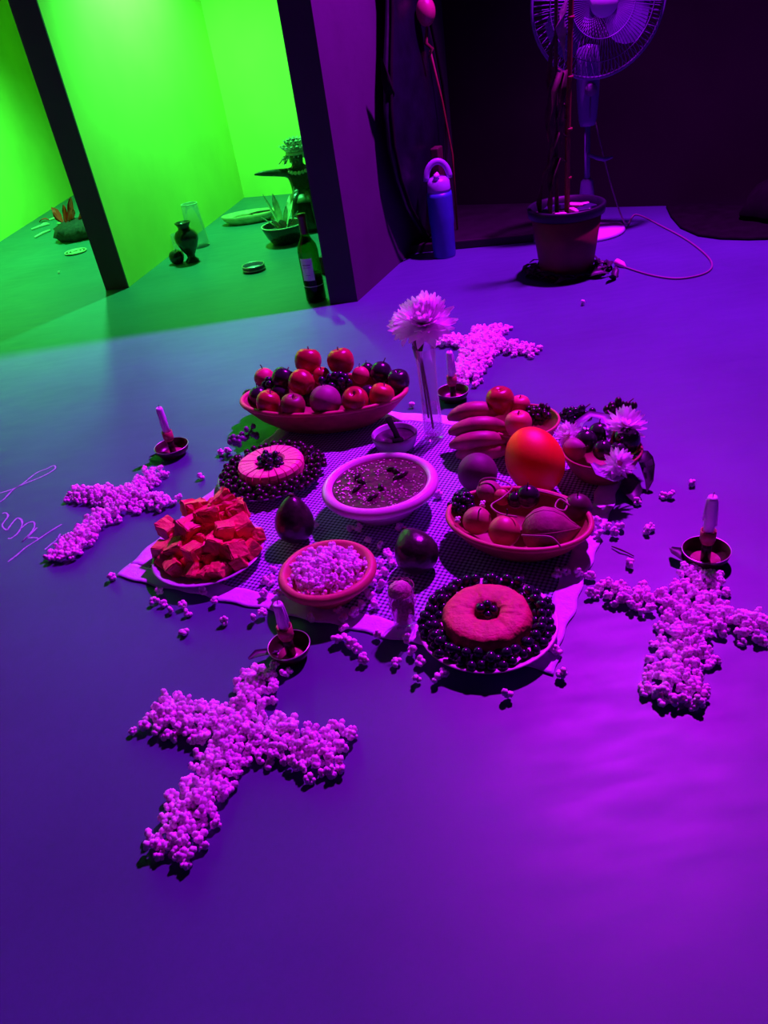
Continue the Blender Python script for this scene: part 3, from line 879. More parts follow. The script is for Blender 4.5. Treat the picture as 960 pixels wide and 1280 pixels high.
fruit('small_husk_fruit', 'smooth round pinkish fruit at front of the boat bowl', 'fruit', 630, 666, .058, 20, mat('orange_pink_skin', (.55, .15, .12), .42, .2, 30), ROUND, tilt=(.3, -.4))
fruit('guava', 'pale pinkish fruit at left front of the boat bowl', 'fruit', 596, 652, .056, 18, mat('guava_skin', (.48, .18, .14), .5, .25, 30), ROUND, tilt=(.2, .3))
fruit('plum', 'glossy blue black plum at centre back of the boat bowl', 'plum', 660, 622, .075, 15, M_plum, ROUND)
fruit('plum', 'small black plum left of the glossy one in boat bowl', 'plum', 645, 626, .068, 11, M_plum, ROUND)
fruit('date', 'flat purple brown fruit at upper left of the boat bowl', 'fruit', 611, 615, .066, 16, M_husk, ROUND, stem=False, sq=.8)
fruit('small_pink_fruit', 'small pink fruit behind the vines in boat bowl', 'fruit', 628, 622, .066, 11, M_peach, ROUND, stem=False)
fruit('dark_onion', 'dark shaded round fruit at right end of the boat bowl', 'fruit', 722, 636, .060, 18, mat('dark_wine_skin', (.10, .025, .05), .4, .3, 30), ROUND)
grape_bunch('blackberry_cluster', 'black berry cluster at left end of the boat bowl', 577, 630, .060, 34, .0068, (.026, .024, .020), seed=14, cat='berries')
def vine(label, pxs, rad=.0018):
    P0 = G(*pxs[0])
    pts = [G(*p) - P0 for p in pxs]
    sm = []
    for i in range(len(pts) - 1):
        a, b_, c_, d_ = pts[max(i - 1, 0)], pts[i], pts[i + 1], pts[min(i + 2, len(pts) - 1)]
        for s in range(5):
            u = s / 5
            sm.append(.5 * ((2 * b_) + (c_ - a) * u + (2 * a - 5 * b_ + 4 * c_ - d_) * u * u + (3 * b_ - a - 3 * c_ + d_) * u ** 3))
    sm.append(pts[-1])
    o = MB().tube(sm, rad, 6).build('vine_tendril', M_vine, None, P0)
    return tag(o, label, 'vine')
vine('curly vine looping over the back of the boat bowl', [(598, 612, .075), (602, 600, .092), (618, 598, .098), (640, 608, .092), (628, 622, .088), (614, 632, .086), (625, 642, .086), (646, 646, .092)])
vine('thin pale vine lying across the large husked fruit', [(652, 669, .088), (672, 670, .097), (690, 672, .096), (702, 685, .082)])
vine('thin vine coil at the back right of boat bowl', [(664, 612, .080), (690, 618, .085), (708, 625, .084), (706, 638, .086), (694, 634, .088), (700, 624, .092), (712, 632, .086)])
for (px, py, lab) in ((573, 650, 'popped kernel resting on the left lip of boat bowl'), (604, 630, 'popped kernel on top of the guava in boat bowl')):
    o = inst('popcorn_kernel', KME[1], None, G(px, py, .074 if px < 590 else .078), (1, 2, 3), .0085)
    tag(o, lab, 'popcorn')

# ================================================================== FLOWERS
def petal_mesh(name, l, w, curl, m):
    vs, fs = [], []
    for i in range(5):
        u = i / 4
        ww = w * (0.45, .85, 1.0, .85, .15)[i]
        z = curl * u * u * l
        vs += [(l * u, -ww / 2, z), (l * u, 0, z - w * .18), (l * u, ww / 2, z)]
    for i in range(4):
        a = i * 3
        fs += [(a, a + 1, a + 4, a + 3), (a + 1, a + 2, a + 5, a + 4)]
    return MB().add(vs, fs).mesh(name, m)
PET = petal_mesh('petal', 1.0, .34, .30, M_petal)
def chrys(label, P, r, tilt, n=60, seed=0, stem_to=None, cat='flower', open_=1.0):
    t = thing('chrysanthemum', label, cat, P)
    t.rotation_euler = tilt
    rr = np.random.default_rng(seed)
    for k in range(n):
        lay = k / n
        el = -.55 + lay * 1.95 * open_ + rr.uniform(-.16, .16)
        a = k * 2.39996
        s = r * (1.0 - .22 * lay) * rr.uniform(.86, 1.08)
        inst('petal', PET, t, (0, 0, r * .06 * lay), (0, -el, a), s)
    MB().ball((0, 0, r * .08), (r * .2, r * .2, r * .16), 2).build('flower_heart', M_yellow, t)
    MB().lathe([(0, -r * .22), (r * .12, -r * .2), (r * .2, -r * .04), (0, 0)], 10).build('sepal_cup', M_leaf, t)
    return t

# vase with bouquet
VP = G(543, 549)
t = thing('glass_vase', 'slim clear glass vase holding white flowers at back of cloth', 'vase', (VP.x, VP.y, .004))
MB().lathe([(0, 0), (.022, 0), (.025, .006), (.0235, .05), (.021, .12), (.0225, .19), (.027, .235), (.0255, .235), (.021, .19), (.0195, .12), (.0215, .05), (.021, .016), (0, .012)], 32).build('glass_wall', glass_mat('vase_glass', (.985, .975, .995), 1.0, 1.25, .10), t)
MB().lathe([(0, .0125), (.0205, .0165), (.0211, .05), (.0203, .09), (0, .09)], 24).build('water', glass_mat('water', (.97, .97, .99), 1.0, 1.12, .10), t)
FP = G(531, 402, .295)
def mk_stem(flower_root, end, start):
    pass
ch = chrys('large white chrysanthemum standing in the glass vase', FP, .070, (.42, -.12, 0), 130, 1)
st = [Vector((VP.x, VP.y, .03)), Vector((VP.x - .004, VP.y, .13)), Vector((VP.x - .010, VP.y, .22)), FP - Vector((0, 0, .012))]
MBs = MB().tube([s - FP for s in st], .0028, 6)
so = MBs.build('stem', M_leaf, ch)
so.matrix_parent_inverse = ch.matrix_basis.inverted() if False else Matrix.Identity(4)
so.rotation_euler = (0, 0, 0)
_inv = Euler((.42, -.12, 0)).to_matrix().inverted()
so.rotation_euler = _inv.to_euler()
F2 = G(508, 407, .275)
ch2 = chrys('smaller white chrysanthemum at left of the vase bouquet', F2, .046, (.5, -.9, 0), 80, 2)
so = MB().tube([Vector((VP.x - .008, VP.y, .06)) - F2, Vector((VP.x - .012, VP.y, .2)) - F2, Vector((-.0, 0, -.008))], .0024, 6).build('stem', M_leaf, ch2)
so.rotation_euler = Euler((.5, -.9, 0)).to_matrix().inverted().to_euler()
def leaf(name, label, P, pts, w, m, cat='leaf', parent=None):
    vs, fs = [], []
    n = len(pts)
    for i, p in enumerate(pts):
        u = i / (n - 1)
        ww = w * math.sin(PI * min(.97, .08 + u * .92)) * .5
        d = (Vector(pts[min(i + 1, n - 1)]) - Vector(pts[max(i - 1, 0)])).normalized()
        s = d.cross(Vector((0, 0, 1)))
        s = s.normalized() if s.length > .1 else Vector((1, 0, 0))
        for k, off in ((-1, 0), (0, -.12), (1, 0)):
            q = Vector(p) + s * ww * k + Vector((0, 0, off * w))
            vs.append(q[:])
    for i in range(n - 1):
        a = i * 3
        fs += [(a, a + 1, a + 4, a + 3), (a + 1, a + 2, a + 5, a + 4)]
    m_ = len(vs)
    vs += [(x, y, z - .0009) for x, y, z in vs]
    fs += [tuple(m_ + q for q in f[::-1]) for f in fs]
    for i in range(n - 1):
        a = i * 3
        fs += [(a + 3, a, m_ + a, m_ + a + 3), (a + 2, a + 5, m_ + a + 5, m_ + a + 2)]
    o = MB().add(vs, fs).build(name, m, parent, None if parent else P)
    if label: tag(o, label, cat)
    return o
LP = G(527, 432, .235)
leaf('drooping_leaf', 'dark green leaf drooping from the vase bouquet', LP, [(.004, .02, .022), (-.004, .012, .014), (-.010, .002, -.004), (-.011, -.006, -.022), (-.004, -.012, -.038)], .026, M_leaf)

# ================================================================== BOWL WITH FLOWERS AT RIGHT
P = G(752, 566, .055)
br = 49 * mpp(P)
bowl('flower_bowl', 'terracotta bowl of black fruit and white flowers at right of cloth', 'bowl', (P.x, P.y, .004), br, .060, M_terra_shade, BOWL, lip=M_terra_shade, lipr=.035)
fruit('plum', 'shiny black plum at left in the flower bowl', 'plum', 733, 553, .070, 15, M_plum, ROUND)
fruit('plum', 'black plum beneath the lilac ribbon in the flower bowl', 'plum', 749, 543, .078, 14, M_plum, ROUND)
fruit('plum', 'blue black plum at centre of the flower bowl', 'plum', 754, 564, .068, 13, M_plum, ROUND)
fruit('plum', 'big black plum under the right flower', 'plum', 783, 551, .078, 17, M_plum)
fruit('plum', 'black plum at right rim of the flower bowl', 'plum', 773, 566, .066, 13, M_plum, ROUND)
fruit('fig', 'long purple fig lying on left rim of the flower bowl', 'fig', 716, 562, .062, 15, M_purple, EGG, tilt=(1.0, -.6), sq=.75)
chrys('white chrysanthemum lying at front of the flower bowl', G(773, 580, .080), .036, (.7, .25, 0), 46, 5, open_=.7)
chrys('white chrysanthemum at back right of the flower bowl', G(782, 531, .105), .044, (.25, .15, 0), 56, 6, open_=.7)
chrys('white chrysanthemum at left of the flower bowl by the orange', G(710, 543, .080), .032, (.3, -.5, 0), 46, 7, open_=.8)
grape_bunch('grape_bunch', 'black grape bunch behind the flower bowl, left side', 722, 519, .045, 24, .0085, (.038, .018, .024), seed=16)
grape_bunch('grape_bunch', 'dark red grape bunch behind the flower bowl, right side', 774, 514, .060, 26, .0085, (.042, .018, .026), m=M_berry, seed=17)
def ribbon(label, pxs, w, m=M_ribbon):
    P0 = G(*pxs[0])
    pts = [G(*p) - P0 for p in pxs]
    o = leaf('ribbon', None, P0, [p[:] for p in pts], w, m)
    return tag(o, label, 'ribbon')
ribbon('lilac ribbon curled over the plums in the flower bowl', [(722, 545, .075), (724, 528, .098), (738, 517, .108), (755, 520, .108), (762, 538, .098), (760, 556, .085)], .030)
ribbon('lilac ribbon spilling over the front of the flower bowl', [(740, 578, .070), (752, 590, .072), (768, 598, .066), (780, 596, .062)], .030)
leaf('dark_leaf_or_shadow', 'dark crumpled leaf at right of the flower bowl', G(803, 580, .045), [(-.014, .018, .012), (-.006, .012, .020), (0, .004, .022), (.004, -.006, .014), (.006, -.014, .002), (.004, -.030, -.022), (-.004, -.042, -.038)], .036, mat('grey_leaf', (.07, .055, .09), .6, .3, 40))
leaf('dark_leaf_or_shadow', 'dark leaf hanging below the flower bowl on right floor', G(790, 618, .010), [(.0, .040, .016), (.002, .020, .012), (.002, 0, .006), (-.002, -.026, -.004)], .046, M_dryleaf)

# ================================================================== CANDLES
DISH = [(0, 0), (.60, 0), (.72, .06), (.93, .55), (1.0, 1.0), (.985, 1.03), (.955, 1.0), (.88, .55), (.66, .16), (0, .12)]
def candle_set(px, py, rpx, zt, lab, pos, hdish=.026, leanx=0, leany=0):
    P = G(px, py, hdish)
    r = rpx * mpp(P)
    t = thing('candle_holder', 'black round candle dish with central post ' + lab, 'candle holder', (P.x, P.y, 0.0))
    ds = MB().lathe([(a * r, b_ * hdish) for a, b_ in DISH], 40).build('dish', M_dish, t)
    MB().lathe([(0, .0034), (r * .62, .0050), (r * .60, .0030), (0, .0030)], 32).build('dish_floor', M_dishin, ds)
    pts = [(math.cos(2 * PI * k / 40) * r * .985, math.sin(2 * PI * k / 40) * r * .985, hdish) for k in range(40)]
    MB().tube(pts, .0011, 6, True).build('rim_wire', M_tin, ds)
    zs = hdish + .020
    po = MB().tube([(0, 0, .003), (0, 0, zs)], [.0085, .0085], 12).build('post', M_dish, t)
    MB().lathe([(0, zs - .004), (.011, zs - .004), (.0135, zs + .004), (.0135, zs + .022), (.0115, zs + .022), (.0110, zs + .006), (0, zs + .006)], 18).build('socket', M_socket, po)
    c = thing('candle', 'half burnt white candle ' + pos, 'candle', (P.x, P.y, zs + .006))
    hl = zt - zs - .006
    wx = MB().lathe([(0, 0), (.0092, 0), (.0092, hl * .4), (.0098, hl * .42), (.0088, hl * .6), (.0090, hl * .93), (.0074, hl), (.0045, hl - .0015), (0, hl - .002)], 16).build('wax', M_candle, c)
    MB().tube([(0, 0, hl - .003), (.0006, 0, hl + .004), (.002, 0, hl + .008)], .0007, 5).build('wick', M_ink, wx)
    for k in range(3):
        a = random.uniform(0, 6.28)
        MB().tube([(math.cos(a) * .0092, math.sin(a) * .0092, hl * .9), (math.cos(a) * .0100, math.sin(a) * .0100, hl * .6), (math.cos(a) * .0104, math.sin(a) * .0104, hl * (.3 + .1 * k))], [.001, .0018, .0024], 6).build('wax_drip', M_candle, wx)
    return P
candle_set(214, 557, 21.5, .135, 'beside the left popcorn cross', 'standing at head of the left popcorn cross')
candle_set(361, 806, 27, .118, 'at head of the front popcorn cross', 'in front of the terracotta popcorn bowl')
candle_set(883, 687, 29, .138, 'at head of the right popcorn cross', 'at head of the right popcorn cross')
candle_set(566, 488, 20, .135, 'behind the glass vase', 'behind the glass vase at foot of rear popcorn cross')
Q = G(205, 573)
leaf('green_leaf', 'green leaf on floor under the left candle dish', (Q.x, Q.y, .006), [(-.038, .012, .0), (-.02, .006, .006), (0, 0, .008), (.02, -.006, .006), (.034, -.012, .002)], .018, M_leaf)
Q = G(330, 826)
leaf('dark_leaf_or_shadow', 'small dark patch painted as dish shadow between front popcorn cross and candle dish', (Q.x, Q.y, .006), [(-.022, -.008, .012), (-.008, 0, .014), (.01, .004, .010), (.028, .008, .004)], .020, M_dryleaf)  # dark shape put where the candle dish throws its shadow
Q = G(853, 702)
leaf('dark_leaf_or_shadow', 'dark leaf left of the right candle dish', (Q.x, Q.y, .006), [(-.012, .026, .010), (-.008, .01, .014), (0, -.006, .010), (.012, -.018, .004)], .026, M_dryleaf)

# twig with kernel by the right cross
Q = G(775, 690)
o = MB().tube([(-.01, .016, .0035), (0, 0, .006), (.010, -.010, .004), (.018, -.022, .003)], [.0012, .0018, .0014, .001], 5).build('twig', M_stem, None, Q)
tag(o, 'thin dark twig on floor above the right popcorn cross', 'twig')

# ================================================================== CHALK WRITING
cw = thing('chalk_writing', 'pale chalk handwriting on floor left of the left popcorn cross', 'writing', (G(40, 650).x, G(40, 650).y, 0))
STROKES = [[(-30, 480), (0, 463), (40, 435), (110, 362), (200, 312), (300, 272), (390, 232), (450, 196), (476, 172), (462, 152), (400, 180), (310, 217), (200, 303), (120, 350), (0, 388), (-30, 396)],
 [(20, 562), (52, 558), (70, 585), (35, 635), (20, 662), (35, 690), (62, 706)], [(62, 706), (110, 640), (150, 602), (185, 618), (190, 660), (155, 728), (95, 775), (70, 775)],
 [(180, 692), (235, 646), (285, 634), (298, 660), (285, 700), (245, 750), (188, 806)], [(188, 806), (262, 742), (318, 684)], [(245, 772), (300, 770), (330, 778)],
 [(70, 976), (150, 915), (220, 855), (320, 790), (420, 722), (530, 655)], [(385, 872), (440, 825), (490, 785), (518, 736)], [(480, 782), (540, 765), (600, 752)]]
base = Vector(cw.location)
for st in STROKES:
    pts = [G(x / 6.857, 560 + y / 6.857) - base for x, y in st]
    sm = []
    for i in range(len(pts) - 1):
        a, b_, c_, d_ = pts[max(i - 1, 0)], pts[i], pts[i + 1], pts[min(i + 2, len(pts) - 1)]
        for s in range(6):
            u = s / 6
            sm.append(.5 * ((2 * b_) + (c_ - a) * u + (2 * a - 5 * b_ + 4 * c_ - d_) * u * u + (3 * b_ - a - 3 * c_ + d_) * u ** 3))
    sm.append(pts[-1])
    w = .0048
    vs, fs = [], []
    for i, p in enumerate(sm):
        d = (sm[min(i + 1, len(sm) - 1)] - sm[max(i - 1, 0)]).normalized()
        s = Vector((-d.y, d.x, 0)) * w * .5 * random.uniform(.55, 1.1)
        vs += [(p + s + Vector((0, 0, .0006)))[:], (p - s + Vector((0, 0, .0006)))[:]]
    for i in range(len(sm) - 1):
        fs.append((2 * i, 2 * i + 1, 2 * i + 3, 2 * i + 2))
    MB().add(vs, fs).build('chalk_stroke', M_chalk, cw, smooth=False)

# ================================================================== ALCOVE THINGS
# wine bottle
P = G(396, 375)
t = thing('wine_bottle', 'dark wine bottle with pale label at corner of the grey wall', 'bottle', P)
MB().lathe([(0, 0), (.034, 0), (.0375, .006), (.0375, .185), (.034, .205), (.020, .228), (.0145, .245), (.0140, .30), (.0160, .302), (.0160, .312), (0, .312)], 32).build('glass_body', G_bottle, t)
MB().lathe([(0, .004), (.0345, .006), (.0345, .100), (0, .100)], 28).build('wine', mat('red_wine', (.008, .004, .008), .2, .1, 10), t)
MB().lathe([(.0147, .245), (.0150, .300), (.0168, .303), (.0168, .3135), (0, .3145)], 24).build('capsule', M_capsule, t)
a0 = -1.95
lb = MB(); lv, lf = [], []
for k in range(13):
    a = a0 + (-.62 + 1.24 * k / 12)
    lv += [(math.cos(a) * .0380, math.sin(a) * .0380, .085), (math.cos(a) * .0380, math.sin(a) * .0380, .165)]
for k in range(12): lf.append((2 * k, 2 * k + 2, 2 * k + 3, 2 * k + 1))
lab_o = lb.add(lv, lf).build('label_paper', M_label, t)
for zc, wd in ((.140, .5), (.132, .42), (.104, .3)):
    lv, lf = [], []
    for k in range(9):
        a = a0 + wd * (-1 + 2 * k / 8) * .8
        lv += [(math.cos(a) * .0382, math.sin(a) * .0382, zc), (math.cos(a) * .0382, math.sin(a) * .0382, zc + (.0035 if zc == .140 else .0016))]
    for k in range(8): lf.append((2 * k, 2 * k + 2, 2 * k + 3, 2 * k + 1))
    MB().add(lv, lf).build('print_line', mat('grey_ink', (.22, .20, .30), .8, .6, 900) if 'grey_ink' not in MATS else MATS['grey_ink'], lab_o)
pts = [(math.cos(2 * PI * k / 28) * .0377, math.sin(2 * PI * k / 28) * .0377, .062) for k in range(28)]
MB().tube(pts, .0011, 5, True).build('label_band', M_label, t)
# crate behind the bottle
Q = G(414, 338)
o = bevel(MB().box((0, 0, .035), (.09, .16, .07)).build('dark_box', M_woodd, None, (Q.x + .030, Q.y + .02, 0), (0, 0, -.45), smooth=False), .004)
tag(o, 'small dark box half hidden behind the wine bottle', 'box')

# tin
P = G(318, 338)
t = thing('tin_can', 'low open tin with pale inside on alcove floor', 'tin', P)
rt = 14 * mpp(P)
MB().lathe([(0, 0), (rt * .94, 0), (rt, .006), (rt, .024), (rt * .95, .024), (rt * .93, .008), (0, .008)], 32).build('tin_body', mat('dark_tin', (.10, .10, .16), .4, .2, 60), t)
MB().lathe([(0, .010), (rt * .92, .010), (rt * .9, .008), (0, .008)], 28).build('tin_floor', M_label, t)
for z in (.008, .024):
    MB().tube([(math.cos(2 * PI * k / 32) * rt * .99, math.sin(2 * PI * k / 32) * rt * .99, z) for k in range(32)], .0028, 6, True).build('tin_rim', M_tin, t)

# urn vase
P = G(241, 327)
UR = [(0, 0), (.030, 0), (.032, .008), (.018, .022), (.020, .034), (.040, .066), (.054, .100), (.055, .122), (.044, .140), (.028, .150), (.026, .160), (.034, .174), (.038, .180), (.034, .181), (.023, .162), (0, .150)]
o = MB().lathe(UR, 32).build('urn_vase', M_urn, None, P)
tag(o, 'small black glazed urn vase standing before tall glass', 'vase')
P = G(250, 308)
o = MB().lathe([(0, 0), (.050, 0), (.052, .006), (.046, .10), (.040, .205), (.0375, .205), (.043, .10), (.047, .010), (0, .008)], 32).build('tall_glass', G_alcove, None, P)
MB().tube([(math.cos(2 * PI * k / 32) * .039, math.sin(2 * PI * k / 32) * .039, .205) for k in range(32)], .002, 6, True).build('glass_lip', M_straw, o)
tag(o, 'tall clear glass standing behind the black urn', 'glass')
P = G(227, 314)
o = MB().lathe([(0, 0), (.030, 0), (.034, .006), (.034, .085), (.032, .085), (.031, .010), (0, .008)], 28).build('short_glass', G_alcove, None, P)
tag(o, 'short clear glass left of the black urn, against the wall', 'glass')
P = G(223, 329)
fr_ = MB().lathe([(a * .036, b_ * .036 * .9) for a, b_ in APPLE], 20).build('dark_fruit', M_urn, None, P)
MB().tube([(0, 0, .052), (.004, 0, .066)], .002, 5).build('stem', M_stem, fr_)
tag(fr_, 'small dark round fruit at foot of the black urn', 'fruit')

# oval wooden tray
A, B = G(277, 275, .03), G(346, 265, .03)
c = (A + B) / 2; L = (B - A).length / 2
t = bowl('oval_tray', 'pale oval wooden tray against the alcove wall', 'tray', (c.x, c.y, 0.0), L, .045, M_wood, [(0, 0), (.7, 0), (.92, .5), (1, 1), (.97, 1.05), (.90, 1.0), (.86, .75), (0, .70)], 1, .55, math.atan2(B.y - A.y, B.x - A.x), 48)
leaf('dry_leaf', 'dry brown leaf lying on the oval tray', (c.x - .03, c.y - .02, .038), [(-.06, 0, 0), (-.03, .004, .005), (0, .006, .006), (.03, .004, .005), (.055, 0, .001)], .036, mat('brown_leaf', (.20, .20, .06), .6, .3, 50))
o = MB().tube([(-.05, 0, .004), (0, .012, .005), (.06, .010, .005), (.10, .02, .004)], [.003, .005, .004, .002], 6).build('brown_stick', M_woodd, None, (c.x + .05, c.y + .01, .034))
tag(o, 'short brown stick on the oval tray beside dry leaf', 'stick')

# bowl of leaves
P = G(358, 303)
rb_ = 27 * mpp(P)
bowl('dark_bowl', 'dark round bowl planted with spiky leaves in the alcove', 'bowl', P, rb_, .085, M_urn, BOWL, lip=M_straw, lipr=.03)
plant = thing('succulent_plant', 'spiky pale green succulent growing in the dark bowl', 'plant', (P.x, P.y, .06))
for k, (dx, dy, h, ln, w) in enumerate(((-.06, .01, .17, 0, .034), (-.02, .03, .16, 0, .030), (.03, -.02, .11, 0, .034), (.06, .02, .12, 0, .034), (-.085, -.02, .08, 0, .034), (.0, -.05, .06, 0, .036), (.075, -.03, .08, 0, .030), (-.04, -.05, .07, 0, .030), (.05, .05, .14, 0, .03))):
    leaf('succulent_leaf', None, None, [(dx * .2, dy * .2, 0), (dx * .5, dy * .5, h * .4), (dx * .85, dy * .85, h * .75), (dx * 1.1, dy * 1.1, h)], w * 1.3, mat('pale_succulent', (.55, .68, .42), .5, .2, 40) if 'pale_succulent' not in MATS else MATS['pale_succulent'], parent=plant)
mb = MB().ball((0, 0, -.004), (rb_ * .85, rb_ * .85, .012), 2)
mb.build('soil', M_soil, plant)

# figurine
P = G(387, 286)
fg = thing('figurine', 'dark seated figurine with white feather headdress and outstretched arm', 'figurine', P, 0)
FJ = dict(pel=(0, 0, .17), sp=(0, .005, .21), ch=(0, .005, .255), nk=(0, 0, .298), hd=(0, -.006, .335), ht=(0, -.006, .362),
          sl=(-.052, 0, .272), el=(-.105, -.01, .282), hl=(-.175, -.02, .290), tl=(-.215, -.025, .292),
          sr=(.052, 0, .272), er=(.062, -.02, .225), hr=(.030, -.055, .195), tr=(.005, -.062, .19),
          kl=(-.045, -.085, .165), al=(-.048, -.095, .06), fl=(-.052, -.125, .03), kr=(.045, -.085, .165), ar=(.045, -.095, .06), fr=(.05, -.125, .03))
FR = dict(pel=.046, sp=.042, ch=.050, nk=.022, hd=.036, ht=.030, sl=.022, el=.019, hl=.013, tl=.004, sr=.022, er=.017, hr=.010, tr=.007, kl=.020, al=.012, fl=.010, kr=.020, ar=.012, fr=.010)
FE = [('pel', 'sp'), ('sp', 'ch'), ('ch', 'nk'), ('nk', 'hd'), ('hd', 'ht'), ('ch', 'sl'), ('sl', 'el'), ('el', 'hl'), ('hl', 'tl'), ('ch', 'sr'), ('sr', 'er'), ('er', 'hr'), ('hr', 'tr'), ('pel', 'kl'), ('kl', 'al'), ('al', 'fl'), ('pel', 'kr'), ('kr', 'ar'), ('ar', 'fr')]
ks = list(FJ)
me = bpy.data.meshes.new('body')
me.from_pydata([FJ[k] for k in ks], [(ks.index(a), ks.index(b_)) for a, b_ in FE], [])
me.materials.append(M_statue)
bo = bpy.data.objects.new('body', me); COL.objects.link(bo); bo.parent = fg
bo.modifiers.new('skin', 'SKIN')
for k, v in zip(ks, me.skin_vertices[0].data):
    v.radius = (FR[k], FR[k]); v.use_root = (k == 'pel')
sd = bo.modifiers.new('sub', 'SUBSURF'); sd.levels = 2; sd.render_levels = 2
MB().lathe([(0, 0), (.085, 0), (.092, .02), (.075, .08), (.070, .14), (.055, .155), (0, .16)], 20, fn=lambda a, z: 1 + .05 * math.sin(a * 5 + z * 30)).build('seat_block', M_statue, fg)
# face
MB().ball((-.010, -.044, .342), .0042, 1).build('eye', M_label, fg); MB().ball((.010, -.044, .342), .0042, 1).build('eye', M_label, fg)
MB().ball((0, -.046, .332), (.006, .007, .008), 1).build('nose', M_statue, fg)
MB().ball((0, -.042, .318), (.011, .005, .003), 1).build('mouth', M_capsule, fg)
MB().tube([(math.cos(a) * .043, -.006 + math.sin(a) * .043, .356) for a in np.linspace(0, 2 * PI, 24, endpoint=False)], .007, 6, True).build('headband', M_feather, fg)
fm = MB().add([(-.008, 0, 0), (.008, 0, 0), (.013, .003, .024), (-.013, .003, .024), (.008, .008, .044), (-.008, .008, .044), (0, .012, .054), (0, -.004, .02)], [(0, 1, 7), (1, 2, 7), (2, 3, 7), (3, 0, 7), (3, 2, 4, 5), (5, 4, 6), (1, 0, 3, 2), (2, 3, 5, 4)]).mesh('feather', M_feather)
for (z, rad, n, tilt, s_) in ((.358, .040, 18, .62, 1.0), (.370, .028, 14, .30, 1.0), (.380, .012, 8, .12, .9)):
    for k in range(n):
        a = 2 * PI * k / n
        inst('feather', fm, fg, (math.cos(a) * rad, -.006 + math.sin(a) * rad, z), (-tilt, 0, a - PI / 2), s_)
for k in range(14):
    a = PI * (-.05 + 1.1 * k / 13)
    inst('feather', fm, fg, (math.cos(a) * .044, -.002 + math.sin(a) * .040, .350), (-2.3 + .3 * (k % 2), 0, a - PI / 2), 1.25)
for k in range(9):
    a = -PI * (k + .5) / 9
    MB().ball((math.cos(a) * .052, math.sin(a) * .050, .288 - .016 * abs(math.sin(a))), .010, 1).build('collar_bead', M_feather, fg)
MB().lathe([(.040, .150), (.066, .130), (.082, .110), (.080, .106), (.06, .125), (.036, .146)], 20, sy=1.1, c=(0, -.02, .04), fn=lambda a, z: 1 + .06 * math.sin(a * 9)).build('skirt', mat('dark_green_skirt', (.10, .16, .06), .4, .3, 40), fg)

# red flower clump and straws in the left recess
P = G(100, 297)
t = thing('flower_clump', 'red cloth flowers in dark base half hidden behind the partition', 'flowers', P)
MB().lathe([(0, 0), (.10, 0), (.13, .03), (.12, .07), (.06, .10), (0, .10)], 20, fn=lambda a, z: 1 + .12 * math.sin(a * 7 + z * 60)).build('base_clump', M_soil, t)
rr = np.random.default_rng(77)
for k in range(12):
    a = rr.uniform(0, 6.28); d = rr.uniform(.02, .10); h = rr.uniform(.14, .23)
    p = Vector((-.055 + d * math.cos(a), .02 + d * math.sin(a) * .6, .09))
    leaf('petal_cloth', None, None, [p[:], (p + Vector((math.cos(a) * .02, 0, (h - .09) * .4)))[:], (p + Vector((math.cos(a) * .035, 0, (h - .09) * .75)))[:], (p + Vector((math.cos(a) * .05, 0, h - .09)))[:]], .10, M_red, parent=t)
for k, (x0, y0, x1, y1, lab) in enumerate(((40, 288, 62, 281, 'leftmost pale straw on floor before red flowers'), (44, 298, 63, 289, 'pale straw nearest the left floor edge, lying alone'), (62, 276, 78, 272, 'pale straw touching the red flowers'), (74, 288, 92, 281, 'pale straw beside the dark base of red flowers'), (72, 281, 90, 279, 'bent pale straw close under the red flowers'), (52, 283, 60, 280, 'short pale straw in middle of the scattered straws'))):
    A, B = G(x0, y0), G(x1, y1)
    d = B - A
    o = MB().tube([(0, 0, .006), (d.x * .5, d.y * .5, .010), (d.x, d.y, .006)], .006, 6).build('straw', M_straw, None, A)
    tag(o, lab, 'straw', 'straws by the red flowers')
Q = G(55, 277)
leaf('red_petal', 'fallen red petal among the pale straws', (Q.x, Q.y, .006), [(-.03, 0, 0), (-.01, .0, .012), (.015, 0, .012), (.035, 0, .002)], .04, M_red)
P = G(95, 316)
t = thing('metal_dish', 'ringed flat metal dish lying on floor below the red flowers', 'dish', P)
MB().lathe([(0, .004), (.05, .004), (.056, .010), (.058, .010), (.058, 0), (0, 0)], 28).build('dish_disc', M_statue, t)
for q in (.020, .038, .056):
    MB().tube([(math.cos(2 * PI * k / 28) * q, math.sin(2 * PI * k / 28) * q, .0075) for k in range(28)], .0035, 6, True).build('dish_ring', M_straw, t)
o = inst('popcorn_kernel', KME[2], None, G(73, 340, .008), (1, 1, 0), .009)
tag(o, 'tiny pale crumb on floor left of the partition end', 'crumb')

# ================================================================== BACKGROUND RIGHT
# black padded bag leaning on the wall
Pb = Vector((0.028 + .447 * .66 + .894 * .055, 2.783 + .894 * .66 - .447 * .055, .036))
t = thing('padded_bag', 'tall glossy black padded bag leaning against the purple lit wall', 'bag', Pb, math.atan2(.894, .447))
prof = [(0, 0), (.05, .02), (.12, .08), (.22, .18), (.29, .30), (.318, .42), (.305, .54), (.255, .68), (.20, .80), (.155, .92), (.135, 1.1), (.12, 1.25), (0, 1.28)]
MB().lathe(prof, 40, 1.0, .15, fn=lambda a, z: 1 + .015 * math.sin(a * 5 + z * 9)).build('bag_body', M_bag, t)
MB().tube([(x * .98, -.02, z) for x, z in prof[1:-1]] + [(-x * .98, -.02, z) for x, z in prof[-2:0:-1]], .006, 6, True).build('zip_seam', M_fabric_shade, t)
MB().tube([(-.27, -.01, .58), (-.31, -.015, .64), (-.335, -.02, .70), (-.30, -.015, .655)], [.018, .016, .004, .004], 6).build('strap_end', M_fabric_shade, t)
